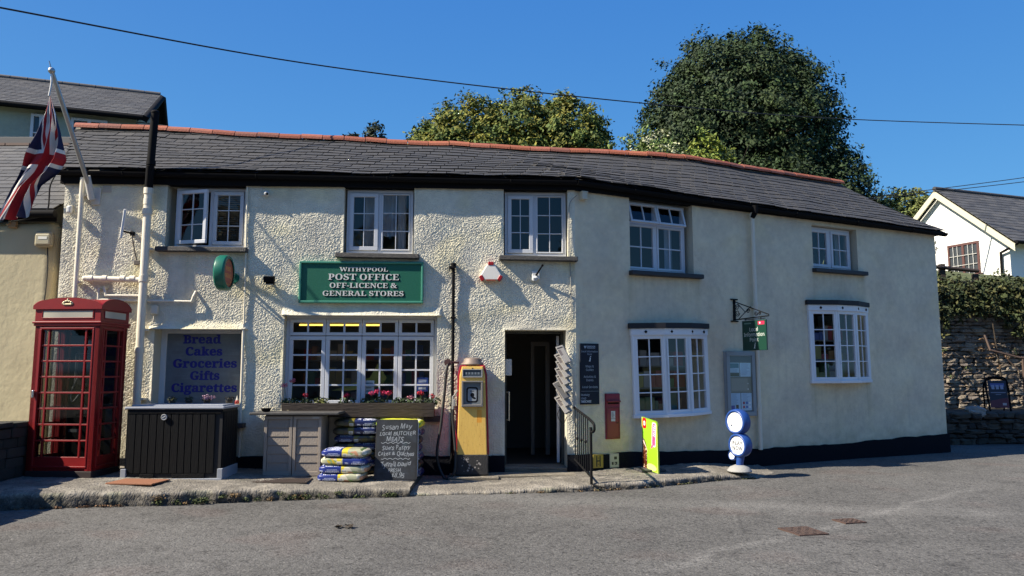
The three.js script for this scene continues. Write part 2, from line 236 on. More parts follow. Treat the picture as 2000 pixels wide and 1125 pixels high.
{
  // weathering: streaks below the sills, splash-back above the plinth, patched and yellowed areas
  const stain = (sd, sills) => (u, y) => {
    let k = 1 + (sd === 1 ? .05 : .022) * N2(u * .7 + sd * 9, y * .9) + (sd === 1 ? .035 : .02) * N2(u * 2.6, y * 2.6 + sd * 5) + .02 * N2(u * 9, y * 9), w = 0;
    for (const [a, b, s] of sills) if (y < s) { const f = smooth(a - .06, a + .03, u) * (1 - smooth(b - .03, b + .06, u)), e = exp(-min(u - a, b - u) * min(u - a, b - u) / .02), st = .5 + .5 * N2(u * 13 + sd, y * .5); w += f * exp(-(s - y) / .5) * (.5 * st + .6 * e) * .22; }
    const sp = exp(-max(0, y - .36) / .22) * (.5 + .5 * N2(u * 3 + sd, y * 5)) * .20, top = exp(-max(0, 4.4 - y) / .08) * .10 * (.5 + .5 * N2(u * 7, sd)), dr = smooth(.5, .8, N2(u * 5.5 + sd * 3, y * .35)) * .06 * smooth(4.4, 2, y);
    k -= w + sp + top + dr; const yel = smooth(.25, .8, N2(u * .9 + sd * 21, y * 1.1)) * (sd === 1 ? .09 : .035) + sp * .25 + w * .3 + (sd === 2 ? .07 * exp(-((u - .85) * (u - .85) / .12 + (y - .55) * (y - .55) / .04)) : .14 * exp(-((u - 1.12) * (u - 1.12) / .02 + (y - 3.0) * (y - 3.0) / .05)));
    return [k, k * (1 - yel * .25), k * (1 - yel * 1.6)];
  };
  const cast = (u, y, e) => {
    const wx = u + 0.009 * N2(u * 22, y * 22), wy = y + .009 * N2(u * 22 + 30, y * 22);
    let n = 1 - abs(N2(wx * 38, wy * 41)), m = .5 + .5 * N2(wx * 66 + 5, wy * 66), q = N2(u * 1.1, y * 1.1);
    const calm = lerp(1, .25, max(smooth(2.40, 2.24, y) * smooth(2.20, 2.24, y) * smooth(6.5, 6.6, u), 0));
    const l = lip(u, y, 3.28, 5.62, 2.43, .14, .055) + lip(u, y, 1.36, 2.76, 2.22, .12, .05);
    return e * calm * (.0085 * n * n + .0062 * m - .007) + .010 * q * e + l * (l > .02 ? 1 : e);
  };
  const g = wallGrid(WL, 0, LW, 4.40, holesL, .0082, cast, stain(1, [[1.42, 2.72, 3.36], [4.06, 5.28, 3.28], [6.52, 7.68, 3.27], [3.2, 5.6, 1.0]])); put(part('wall', g, M.cast, shop), wm(WL, 0, 0));
  const peel = (u, y, e) => e * (.010 * N2(u * .55, y * .7) + .003 * N2(u * 2.4, y * 2.4) + .003 * N2(u * 12, y * 12) + .0022 * N2(u * 28, y * 28));
  const g2 = wallGrid(WR, 0, RW, 4.40, holesR, .022, peel, stain(2, [[1.0, 2.42, 3.12], [5.06, 6.42, 3.41], [1.0, 2.55, .9], [4.9, 6.45, 1.4]])); put(part('wall', g2, M.render, shop), wm(WR, 0, 0));
  // reveals
  const rev = (h, d) => { const [a, b, c, e] = h; return [quad([a, c, 0], [a, c, -d], [a, e, -d], [a, e, 0], [[0, c], [d, c], [d, e], [0, e]]), quad([b, c, 0], [b, c, -d], [b, e, -d], [b, e, 0], [[0, c], [d, c], [d, e], [0, e]]), quad([a, e, 0], [b, e, 0], [b, e, -d], [a, e, -d], [[a, 0], [b, 0], [b, d], [a, d]]), quad([a, c, 0], [b, c, 0], [b, c, -d], [a, c, -d], [[a, 0], [b, 0], [b, d], [a, d]])]; };
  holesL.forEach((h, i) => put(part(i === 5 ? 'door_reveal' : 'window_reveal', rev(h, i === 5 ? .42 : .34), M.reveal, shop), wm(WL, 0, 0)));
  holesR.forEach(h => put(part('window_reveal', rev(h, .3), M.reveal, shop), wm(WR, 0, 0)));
  // plinth: black painted band with a slightly uneven top
  const pl = (W, u0, u1, seed, name = 'plinth') => { const n = max(2, Math.round((u1 - u0) / .12)), top = []; for (let i = 0; i <= n; i++) { const u = lerp(u0, u1, i / n); top.push([u, .355 + .014 * N2(u * 1.3, seed) + .007 * N2(u * 6, seed) - (W === WR ? .07 * smooth(.5, 3.8, u) * (1 - smooth(5, 8.6, u)) : 0)]); } const e = extr([[u0, -.06], [u1, -.06], ...top.reverse()], .03, .004); put(part(name, e, M.plinth, shop), wm(W, 0, 0, .006)); };
  pl(WL, 0, 6.585, 1); pl(WL, 7.525, LW + .01, 2); pl(WR, -.01, RW + .02, 3);
  // side and back walls (out of sight but closed; right rear cut low to let sun past)
  const P = [A, V(-8.0, 0, -13.0), V(-9.0, 0, -15.6), V(4.2, 0, -17.4), V(7.25, 0, -17.8), V(7.65, 0, -16.9), wp(WR, RW, 0)], sw = [];
  for (let i = 0; i < P.length - 1; i++) { const a = P[i], b = P[i + 1], ta = i === 1 || i === 0 ? [4.4, 5.75, 4.4][i] : (i === 5 ? 5.75 : i === 4 ? 2.9 : 4.4), tb = i === 0 ? 5.75 : i === 4 ? 5.75 : i === 3 ? 2.9 : 4.4, l = a.distanceTo(b); sw.push(quad([a.x, -.1, a.z], [b.x, -.1, b.z], [b.x, tb, b.z], [a.x, ta, a.z], [[0, 0], [l, 0], [l, tb], [0, ta]])); }
  const s = part('side_wall', sw, M.render, shop); put(s, new THREE.Matrix4());
  // inside: floors, a rear partition and dim rooms
  const poly = y => { const g = new THREE.ShapeGeometry(new THREE.Shape([wp(WL, .05, 0, -.31), wp(WL, LW, 0, -.32), wp(WR, RW - .3, 0, -.31), V(6.2, 0, -18), V(4.2, 0, -17), V(-8.6, 0, -15)].map(p => new THREE.Vector2(p.x, -p.z)))); g.rotateX(-PI / 2); g.translate(0, y, 0); return g; };
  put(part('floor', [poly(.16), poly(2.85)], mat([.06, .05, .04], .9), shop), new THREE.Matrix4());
  const inn = [wp(WL, -.2, 0, -2.9), wp(WL, LW + .6, 0, -2.9), wp(WR, RW - .4, 0, -2.7)], iw = [];
  for (let i = 0; i < 2; i++) iw.push(quad([inn[i].x, .17, inn[i].z], [inn[i + 1].x, .17, inn[i + 1].z], [inn[i + 1].x, 4.6, inn[i + 1].z], [inn[i].x, 4.6, inn[i].z]));
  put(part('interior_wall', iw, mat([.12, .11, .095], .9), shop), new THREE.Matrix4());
}
// ---------- roof: slates laid over a surface that twists between the bent eaves and the ridge ----------
const bis = nL.clone().add(nR).normalize(), ovh = .125;
const E0 = wp(WL, .02, 4.60, ovh), E1 = B.clone().addScaledVector(bis, ovh / cos(11.5 * deg)).setY(4.55), E1b = wp(WR, 3.5, 4.495, ovh), E2 = wp(WR, 8.78, 4.45, ovh);
const R0 = V(-7.86, 5.96, -12.9), R1 = V(3.35, 5.86, -14.5), R2 = V(7.62, 5.90, -16.75);
const along = (pts, s) => { for (let i = 0; i < pts.length - 1; i++) if (s <= pts[i + 1][0] || i === pts.length - 2) return pts[i][1].clone().lerp(pts[i + 1][1], (s - pts[i][0]) / (pts[i + 1][0] - pts[i][0])); };
const EV = [[0, E0], [.47, E1], [.685, E1b], [1, E2]], RV = [[0, R0], [.70, R1], [1, R2]];
// a softened kink, as the slates flow round the bend
const soft = (pts, s, w) => { const a = V(0, 0, 0); let n = 0; for (let k = -3; k <= 3; k++) { const q = clamp(s + k * w / 3); a.add(along(pts, q)); n++; } const edge = min(smooth(0, w, s), smooth(1, 1 - w, s)); return along(pts, s).lerp(a.divideScalar(n), edge); };
const roofP = (s, t) => { const e = along(EV, s), r = soft(RV, s, .035), p = e.lerp(r, t); p.y -= .05 * sin(PI * t) * 1 - .012 * N2(s * 14, t * 2) - .012 * N2(s * 5 + 9, t * 3); return p; };
const roofN = (s, t) => { const e = 1e-3, a = roofP(min(1, s + e), t).sub(roofP(max(0, s - e), t)), b = roofP(s, min(1, t + e)).sub(roofP(s, max(0, t - e))); return { x: a.normalize(), y: b.clone().normalize(), n: a.clone().cross(b).normalize() }; };
let roof;
{
  const ns = 80, nt = 6, g = new THREE.PlaneGeometry(1, 1, ns, nt), p = g.attributes.position;
  for (let i = 0; i < p.count; i++) { const s = p.getX(i) + .5, t = p.getY(i) + .5, q = roofP(s, t), n = roofN(s, t).n; q.addScaledVector(n, -.02); p.setXYZ(i, q.x, q.y, q.z); }
  g.computeVertexNormals();
  const back = [[R0, V(-9.2, 4.4, -15.9)], [R1, V(4.3, 4.4, -17.7)], [R2, V(7.3, 3.0, -17.9)]], bq = [];  // right end of the unseen back slope shaped low so sun reaches the retaining wall
  for (let i = 0; i < 2; i++) bq.push(quad(T(back[i][0]), T(back[i + 1][0]), T(back[i + 1][1]), T(back[i][1])));
  roof = part('roof', [g, ...bq], M.under, shop); put(roof, new THREE.Matrix4());
  // slates
  const rr = rng(21), rows = 13, tones = [[.040, .040, .040], [.045, .044, .043], [.036, .036, .036], [.050, .048, .046], [.040, .039, .038], [.056, .054, .051], [.038, .038, .039]];
  const unit = tones.map((c, k) => { const g = new THREE.BoxGeometry(1, 1, 1, 2, 1, 1), p = g.attributes.position, r2 = rng(50 + k); for (let i = 0; i < p.count; i++) { if (p.getY(i) < 0) p.setY(i, p.getY(i) + (r2() - .5) * .05); } g.computeVertexNormals(); return paint(g, c); });
  const all = [];
  for (let r = 0; r < rows; r++) {
    const n = 57, off = (r % 2) * .5;
    for (let c = 0; c < n + 1; c++) {
      let s0 = (c - off) / n, s1 = (c + 1 - off) / n; s0 = clamp(s0); s1 = clamp(s1); if (s1 - s0 < .004) continue;
      const t0 = r / rows, sm = (s0 + s1) / 2, tm = (r + .68) / rows, P = roofP(sm, tm), F = roofN(sm, tm), wd = roofP(s1, tm).distanceTo(roofP(s0, tm)), ht = roofP(sm, min(1, (r + 1.36) / rows)).distanceTo(roofP(sm, t0));
      const z = F.n.clone(), x = F.x.clone(), y = z.clone().cross(x).normalize(); const tilt = .05 + (rr() - .5) * .01, jig = (rr() - .5) * .012;
      const m = new THREE.Matrix4().makeBasis(x.multiplyScalar(wd - .013), y.multiplyScalar(ht), z.multiplyScalar(.012)); m.setPosition(P.addScaledVector(F.n, .012 + rr() * .004));
      m.multiply(MX(0, (rr() - .5) * .03, 0)); const R = new THREE.Matrix4().makeRotationX(0); const rot = new THREE.Matrix4().makeRotationAxis(F.x, -tilt).multiply(new THREE.Matrix4().makeRotationAxis(F.n, jig)); const pos = V(0, 0, 0).setFromMatrixPosition(m); m.setPosition(0, 0, 0); m.premultiply(rot); m.setPosition(pos);
      all.push({ m, d: pos.distanceTo(camera.position) * (1 - .02 * r), k: floor(rr() * rr() * tones.length + rr() * .99) % tones.length, r });
    }
  }
  all.sort((a, b) => a.d - b.d);
  const rest = [];
  all.forEach((q, i) => { if (i < 300) put(part('slate', unit[q.k], M.slate, roof), q.m); else rest.push(unit[q.k].clone().applyMatrix4(q.m)); });
  put(part('slate_course', rest, M.slate, roof, 'stuff'), new THREE.Matrix4());
  // red clay ridge tiles
  const tt = [[.30, .085, .042], [.36, .11, .055], [.26, .07, .038], [.32, .10, .06], [.22, .075, .05]];
  const rg = tt.map(c => { const g = new THREE.CylinderGeometry(.125, .125, 1, 10, 1, true, -.95 * PI / 2 - .05, PI * .95 + .1); g.rotateZ(PI / 2); g.rotateX(0); const g2 = new THREE.TorusGeometry(.126, .012, 5, 10, PI); g2.rotateY(PI / 2); g2.translate(.49, 0, 0); g2.scale(1, 1, 1); return { g, c }; });
  const prof = []; for (let k = 0; k <= 8; k++) { const a = PI * k / 8; prof.push([.135 * cos(a), .115 * sin(a)]); } for (let k = 8; k >= 0; k--) { const a = PI * k / 8; prof.push([.118 * cos(a), .098 * sin(a)]); }
  const tile = tt.map(c => { const g = extr(prof, 1, 0); g.rotateY(PI / 2); g.translate(-.5, 0, 0); return paint(g, c); });
  const nT = 41;
  for (let i = 0; i < nT; i++) { const s0 = i / nT, s1 = (i + 1) / nT, a = roofP(s0, 1), b = roofP(s1, 1), x = b.clone().sub(a), l = x.length(); x.normalize(); const y = V(0, 1, 0).addScaledVector(x, -x.y).normalize(), z = x.clone().cross(y); const m = new THREE.Matrix4().makeBasis(x.multiplyScalar(l - .012), y, z); m.setPosition(a.add(b).multiplyScalar(.5).add(V(0, -.015 + rr() * .014, 0))); put(part('ridge_tile', tile[floor(rr() * 5)], M.terracotta, roof), m); }
  // mortar bedding under the ridge
  const mort = []; for (let i = 0; i < 40; i++) mort.push(rod(T(roofP(i / 40, .985).add(V(0, -.005, .0))), T(roofP((i + 1) / 40, .985).add(V(0, -.005, 0))), .035, .035, 6)); put(part('ridge_mortar', mort, mat([.3, .27, .23], .95), roof), new THREE.Matrix4());
  // verges at both ends
  const vg = []; for (const s of [0, 1]) { const a = roofP(s, 0), b = roofP(s, 1); vg.push(rod(T(a.clone().add(V(0, -.07, 0))), T(b.clone().add(V(0, -.07, 0))), .05, .05, 4)); }
  put(part('verge', vg, M.black, roof), new THREE.Matrix4());
  // eaves: fascia, soffit, gutter
  const fa = []; const seg = (p, q, y0, y1, th) => { const d = q.clone().sub(p), l = hypot(d.x, d.z), m = bx(l, y1 - y0, th, 0, 0, 0); m.rotateY(Math.atan2(-d.z, d.x)); const c = p.clone().add(q).multiplyScalar(.5); m.translate(c.x, (y0 + y1) / 2, c.z); return m; };
  const f0 = wp(WL, -.05, 0, .04), f1 = B.clone().addScaledVector(bis, .04 / cos(11.5 * deg)), f2 = wp(WR, RW + .12, 0, .04);
  put(part('fascia', [seg(f0, f1, 4.385, 4.585, .022), seg(f1, f2, 4.375, 4.53, .022)], M.black, shop), new THREE.Matrix4());
  const so = [[wp(WL, -.05, 4.39, -.12), B.clone().addScaledVector(bis, -.12).setY(4.39), B.clone().addScaledVector(bis, .035).setY(4.39), wp(WL, -.05, 4.39, .035)], [B.clone().addScaledVector(bis, -.12).setY(4.38), wp(WR, RW + .12, 4.38, -.12), wp(WR, RW + .12, 4.38, .035), B.clone().addScaledVector(bis, .035).setY(4.38)]];
  put(part('soffit', so.map(q => quad(...q.map(T))), M.black, shop), new THREE.Matrix4());
  const gut = (p, q) => { const d = q.clone().sub(p), l = d.length(), pr = []; for (let k = 0; k <= 10; k++) { const a = PI + PI * k / 10; pr.push([.062 * cos(a), .062 * sin(a)]); } for (let k = 10; k >= 0; k--) { const a = PI + PI * k / 10; pr.push([.056 * cos(a), .056 * sin(a)]); } const e = extr(pr, l); const z = d.normalize(), y = V(0, 1, 0).addScaledVector(z, -z.y).normalize(), x = y.clone().cross(z); const m = new THREE.Matrix4().makeBasis(x, y, z); m.setPosition(p); return e.applyMatrix4(m); };
  const g0 = wp(WL, -.12, 4.555, .105), g1 = B.clone().addScaledVector(bis, .107).setY(4.505), g2 = wp(WR, 3.5, 4.45, .105), g3 = wp(WR, RW + .2, 4.415, .105);
  const cl = [[g0, g1, [.13, .38, .63, .87]], [g1, g2, [.3, .75]], [g2, g3, [.2, .5, .8]]];
  put(part('gutter', [gut(g0, g1), gut(g1, g2), gut(g2, g3), ...cl.flatMap(([a, b, f]) => f.map(k => { const c = a.clone().lerp(b, k), d = b.clone().sub(a); return at(new THREE.TorusGeometry(.066, .008, 5, 12, PI), 0, 0, 0, 0, 0, PI).applyMatrix4(new THREE.Matrix4().makeBasis(V(0, 1, 0).cross(d.clone().normalize()), V(0, 1, 0), d.clone().normalize()).setPosition(c)); }))], M.black, shop), new THREE.Matrix4());
}

// ---------- windows ----------
// a frame: list of bars as [x0,x1,y0,y1] boxes in wall metres, d = face of the frame
const bars = (list, d, th, r = .006) => list.map(([a, b, c, e]) => bb(a, b, c, e, d - th, d, r));
const ring = (a, b, c, e, w, wb = w, wt = w) => [[a, b, c, c + wb], [a, b, e - wt, e], [a, a + w, c + wb, e - wt], [b - w, b, c + wb, e - wt]];
const mGlass = M.glass;
function panes(win, xs, ys, d, gap = .0) { for (let i = 0; i < xs.length - 1; i++) for (let j = 0; j < ys.length - 1; j++) { const g = new THREE.PlaneGeometry(xs[i + 1] - xs[i] - gap, ys[j + 1] - ys[j] - gap); g.translate((xs[i] + xs[i + 1]) / 2, (ys[j] + ys[j + 1]) / 2, d); part('pane', g, mGlass, win); } }
const split = (a, b, n) => Array.from({ length: n + 1 }, (_, i) => lerp(a, b, i / n));
// one glazed light: frame ring + glazing bars + panes
function light(win, a, b, c, e, nx, ny, d, st = .055, bar = .013, matl = M.upvc, name = 'sash', tx = null) {
  const s = part(name, bars(ring(a, b, c, e, st), d, .045), matl, win);
  const xs = split(a + st, b - st, nx), ys = split(c + st, e - st, ny), l = [];
  for (let i = 1; i < nx; i++) l.push([xs[i] - bar / 2, xs[i] + bar / 2, c + st, e - st]);
  const l2 = []; for (let j = 1; j < ny; j++) for (let i = 0; i < nx; i++) l2.push([xs[i] + (i ? bar / 2 : 0), xs[i + 1] - (i < nx - 1 ? bar / 2 : 0), ys[j] - bar / 2, ys[j] + bar / 2]);
  const gb = part('glazing_bar', bars([...l, ...l2], d - .012, .022, .003), matl, win); const before = win.children.length; panes(win, xs, ys, d - .024);
  return [s, gb, ...win.children.slice(before)];
}
const winAt = (W, geo, m, name = 'window', M4 = null) => { const o = part(name, geo, m, shop); put(o, M4 || wm(W, 0, 0)); return o; };
{ // first floor, left wing
  let w = winAt(WL, bars([...ring(1.60, 2.66, 3.45, 4.37, .045), [2.105, 2.155, 3.495, 4.325]], -.10, .07), M.upvc);
  const l1 = light(w, 2.16, 2.61, 3.50, 4.32, 2, 3, -.085);
  // the left sash stands ajar, hinged on its left side
  const L = light(w, 0, .50, -.41, .41, 2, 3, .03); const m = wm(WL, 1.645, 3.91, -.10, 0, -17 * deg); L.forEach(o => put(o, m));
  w = winAt(WL, bars([...ring(4.17, 5.18, 3.38, 4.37, .045), [4.65, 4.70, 3.425, 4.325]], -.085, .07), M.upvc); light(w, 4.215, 4.65, 3.43, 4.32, 2, 3, -.062, .06); light(w, 4.70, 5.135, 3.43, 4.32, 2, 3, -.075, .022);
  w = winAt(WL, bars([...ring(6.59, 7.545, 3.36, 4.37, .045), [7.03, 7.08, 3.405, 4.325]], -.10, .07), M.upvc); light(w, 6.635, 7.03, 3.41, 4.32, 2, 3, -.078, .06); light(w, 7.08, 7.50, 3.41, 4.32, 2, 3, -.09, .022);
  for (const [u0, u1, y0, rz] of [[1.40, 2.73, 3.365, -.004], [4.04, 5.29, 3.29, -.01], [6.50, 7.70, 3.27, -.012]]) { const o = part('window_sill', rb(u1 - u0, .072, .26, .012, 0, 0, 0), M.sill, shop); put(o, wm(WL, (u0 + u1) / 2, y0 + .036, -.02, rz)); }
  // shop window: four lights with small-paned transoms above
  w = winAt(WL, bars(ring(3.30, 5.57, 1.06, 2.43, .05), -.14, .08), M.whitewood);
  const xs = [3.35, 3.895, 4.435, 4.98, 5.52];
  for (let i = 0; i < 4; i++) { light(w, xs[i] + .003, xs[i + 1] - .003, 2.135, 2.38, 2, 1, -.125, .048, .03, M.whitewood); light(w, xs[i] + .003, xs[i + 1] - .003, 1.11, 2.125, 2, 4, -.125, .058, .024, M.whitewood); }
  // blind window with the shop's painted board
  w = winAt(WL, bars([[1.42, 1.50, 1.12, 2.22], [1.50, 2.70, 2.165, 2.22], [2.665, 2.70, 1.12, 2.165]], -.25, .06), M.whitewood);
  const bt = canvasTex(1024, 900, (g, W, H) => { g.fillStyle = '#67727a'; g.fillRect(0, 0, W, H); const r = rng(5); for (let i = 0; i < 500; i++) { g.fillStyle = `rgba(${r() > .5 ? '255,255,255' : '30,40,45'},.025)`; g.fillRect(r() * W, r() * H, 20 + r() * 160, 4 + r() * 60); } ['Bread', 'Cakes', 'Groceries', 'Gifts', 'Cigarettes'].forEach((s, i) => { g.save(); g.translate(W / 2 + [-60, -30, -10, -5, -5][i], 76 + i * 156); g.scale([1.12, 1.12, 1.16, 1.1, 1.14][i], 1); g.strokeStyle = '#14197a'; g.lineWidth = 8; txt(g, s, 0, 0, '700 146px serif', '#171d86'); g.strokeText(s, 0, 0); g.restore(); }); });
  const pl = new THREE.PlaneGeometry(1.17, 1.05); pl.translate(2.083, 1.642, -.28); part('lettered_board', pl, print(bt, .25), w);
}
{ // right wing, first floor: open top lights over two tall casements, then a small two-light window
  let w = winAt(WR, bars([...ring(1.02, 2.23, 3.20, 4.36, .05), [1.07, 2.18, 3.985, 4.03], [1.60, 1.65, 3.25, 3.985], [1.60, 1.65, 4.03, 4.31]], -.13, .07), M.whitewood);
  light(w, 1.07, 1.60, 3.25, 3.985, 2, 2, -.12, .035, .02, M.whitewood); light(w, 1.65, 2.18, 3.25, 3.985, 2, 2, -.12, .035, .02, M.whitewood);
  for (const u of [1.065, 1.625]) { const L = light(w, 0, .555, -.345, 0, 2, 1, .03, .036, .02, M.whitewood); const m = wm(WR, u, 4.33, -.13).multiply(MX(0, 0, 0, -16 * deg)); L.forEach(o => put(o, m)); }
  w = winAt(WR, bars([...ring(5.09, 6.22, 3.49, 4.29, .05), [5.62, 5.69, 3.54, 4.24]], -.11, .07), M.whitewood); light(w, 5.14, 5.62, 3.54, 4.24, 2, 2, -.095, .05, .02, M.whitewood); light(w, 5.69, 6.17, 3.54, 4.24, 2, 2, -.095, .05, .02, M.whitewood);
  for (const [u0, u1, y0, rz] of [[.99, 2.44, 3.125, .006], [5.05, 6.44, 3.41, .004]]) { const o = part('window_sill', rb(u1 - u0, .075, .26, .014, 0, 0, 0), mat([.02, .021, .026], .6), shop); put(o, wm(WR, (u0 + u1) / 2, y0 + .036, -.03, rz)); }
  // two shallow bow windows, each of three tall lights
  for (const [u0, u1, y0, y1, tilt, hy] of [[1.05, 2.49, .92, 2.18, .022, .0], [4.92, 6.40, 1.42, 2.70, .005, 0]]) {
    const n = [[u0, .02], [lerp(u0, u1, .34), .17], [lerp(u0, u1, .67), .17], [u1, .02]], cu = (u0 + u1) / 2, H = y1 - y0;
    const Mw = wm(WR, cu, (y0 + y1) / 2, 0, tilt);
    const plan = (o, z0 = 0) => [[n[0][0] - cu - o, -.12], [n[0][0] - cu - o, n[0][1] + z0 + o * .4], [n[1][0] - cu - o * .3, n[1][1] + o + z0], [n[2][0] - cu + o * .3, n[2][1] + o + z0], [n[3][0] - cu + o, n[3][1] + z0 + o * .4], [n[3][0] - cu + o, -.12]];
    const slab = (o, ya, yb) => { const e = extr(plan(o), yb - ya, .004); e.rotateX(PI / 2); e.translate(0, yb, 0); return e; };
    const w = part('bow_window', [slab(.045, H / 2 + .0, H / 2 + .1)], M.bow, shop); put(w, Mw);
    part('head_flashing', slab(.075, H / 2 + .108, H / 2 + .185), mat([.012, .013, .017], .7), w);
    part('sill', slab(.05, -H / 2 - .03, -H / 2 + .012), M.bow, w);
    // diamonds along the head board
    const dm = []; for (const f of [.12, .42, .72, .95]) { const u = lerp(n[0][0], n[3][0], f), z = f < .34 ? lerp(.02, .17, f / .34) : f < .67 ? .17 : lerp(.17, .02, (f - .67) / .33), a = f < .34 ? -Math.atan2(.15, n[1][0] - n[0][0]) : f < .67 ? 0 : Math.atan2(.15, n[3][0] - n[2][0]); dm.push(at(bx(.035, .035, .012, 0, 0, 0, 0, 0, PI / 4), u - cu, H / 2 + .05, z + .05, 0, a)); } part('diamond_stud', dm, M.black, w);
    for (let i = 0; i < 3; i++) {
      const a = n[i], b = n[i + 1], l = hypot(b[0] - a[0], b[1] - a[1]), ang = Math.atan2(-(b[1] - a[1]), b[0] - a[0]); const L = light(w, .0, l, -H / 2 + .012, H / 2, 2, 4, .02, .062, .018, M.bow, 'casement');
      const m = Mw.clone().multiply(MX(a[0] - cu, 0, a[1], 0, ang)); L.forEach(o => put(o, m));
    }
    for (let i = 0; i < 4; i++) part('mullion', rb(.075, H, .07, .01, n[i][0] - cu, .006, n[i][1] - .015), M.bow, w);
    // splash of soil-dark mortar round the edge
  }
}
// curtains and pieces seen dimly behind the upper panes
{
  const curt = (W, u0, u1, y0, y1, d, c, name) => { const g = new THREE.PlaneGeometry(u1 - u0, y1 - y0, 30, 1), p = g.attributes.position; for (let i = 0; i < p.count; i++) p.setZ(i, .025 * sin(p.getX(i) * 48)); g.computeVertexNormals(); g.translate((u0 + u1) / 2, (y0 + y1) / 2, d); return put(part('curtain', g, mat(c, .9), shop), wm(W, 0, 0)); };
  curt(WL, 4.42, 4.62, 3.4, 4.36, -.32, [.3, .3, .31]); curt(WL, 4.92, 5.05, 3.4, 4.36, -.34, [.36, .36, .37]); curt(WL, 4.7, 4.9, 3.7, 4.36, -.36, [.3, .32, .36]);
  put(part('blind', Array.from({ length: 30 }, (_, i) => bx(.46, .018, .004, 2.39, 3.5 + i * .03, -.25, .5)), mat([.14, .10, .06], .7), shop), wm(WL, 0, 0));
  curt(WR, 5.16, 5.40, 3.5, 4.3, -.3, [.2, .22, .24]); curt(WR, 6.0, 6.2, 3.5, 4.3, -.3, [.22, .24, .26]); curt(WR, 1.95, 2.15, 3.2, 4.0, -.35, [.3, .34, .4]);
}
// doorway: step, open door leaf, frame
{
  const M0 = wm(WL, 0, 0);
  put(part('door_step', [rb(.93, .10, .5, .015, 7.055, .13, -.22), rb(1.25, .07, .42, .02, 7.0, .085, .16)], M_paveStep(), shop), M0);
  put(part('door_frame', bars([[6.59, 6.63, .18, 2.22], [7.48, 7.52, .18, 2.22], [6.63, 7.48, 2.18, 2.22]], -.34, .07), mat([.05, .055, .05], .6), shop), M0);
  const d = part('door', bars([[0, .09, 0, 1.95], [.71, .8, 0, 1.95], [.09, .71, 0, .2], [.09, .71, 1.84, 1.95], [.09, .71, .9, .98]], .02, .045), M.whitewood, shop); put(d, wm(WL, 7.44, .2, -.42, 0, 80 * deg));
  part('door_pane', bb(.09, .71, .2, 1.84, -.005, .001), M.glass, d);
  put(part('inner_door', [bb(7.1, 7.16, .2, 2.1, -1.6, -1.5), bb(7.35, 7.42, .2, 2.1, -1.6, -1.5), bb(7.16, 7.35, 2.03, 2.1, -1.6, -1.5)], mat([.16, .14, .12], .6), shop), M0);
  put(part('notice', [rb(.10, .25, .01, .004, 6.66, 1.66, -.30)], M.white, shop), M0);
  put(part('door_pull', [...pipe([[6.64, 1.28, -.30], [6.665, 1.28, -.24], [6.665, .86, -.24], [6.64, .86, -.30]], .012)], M.chrome, shop), M0);
}
function M_paveStep() { return mat([1, .97, .9], .95, { map: paveTex, bumpMap: bumpFine, bumpScale: .01 }); }
// rough underside of the lips over the shop window and the board
put(part('drip_edge', [bb(3.27, 5.63, 2.424, 2.431, 0, .055), bb(1.35, 2.77, 2.214, 2.221, 0, .05)], M.reveal, shop), wm(WL, 0, 0));

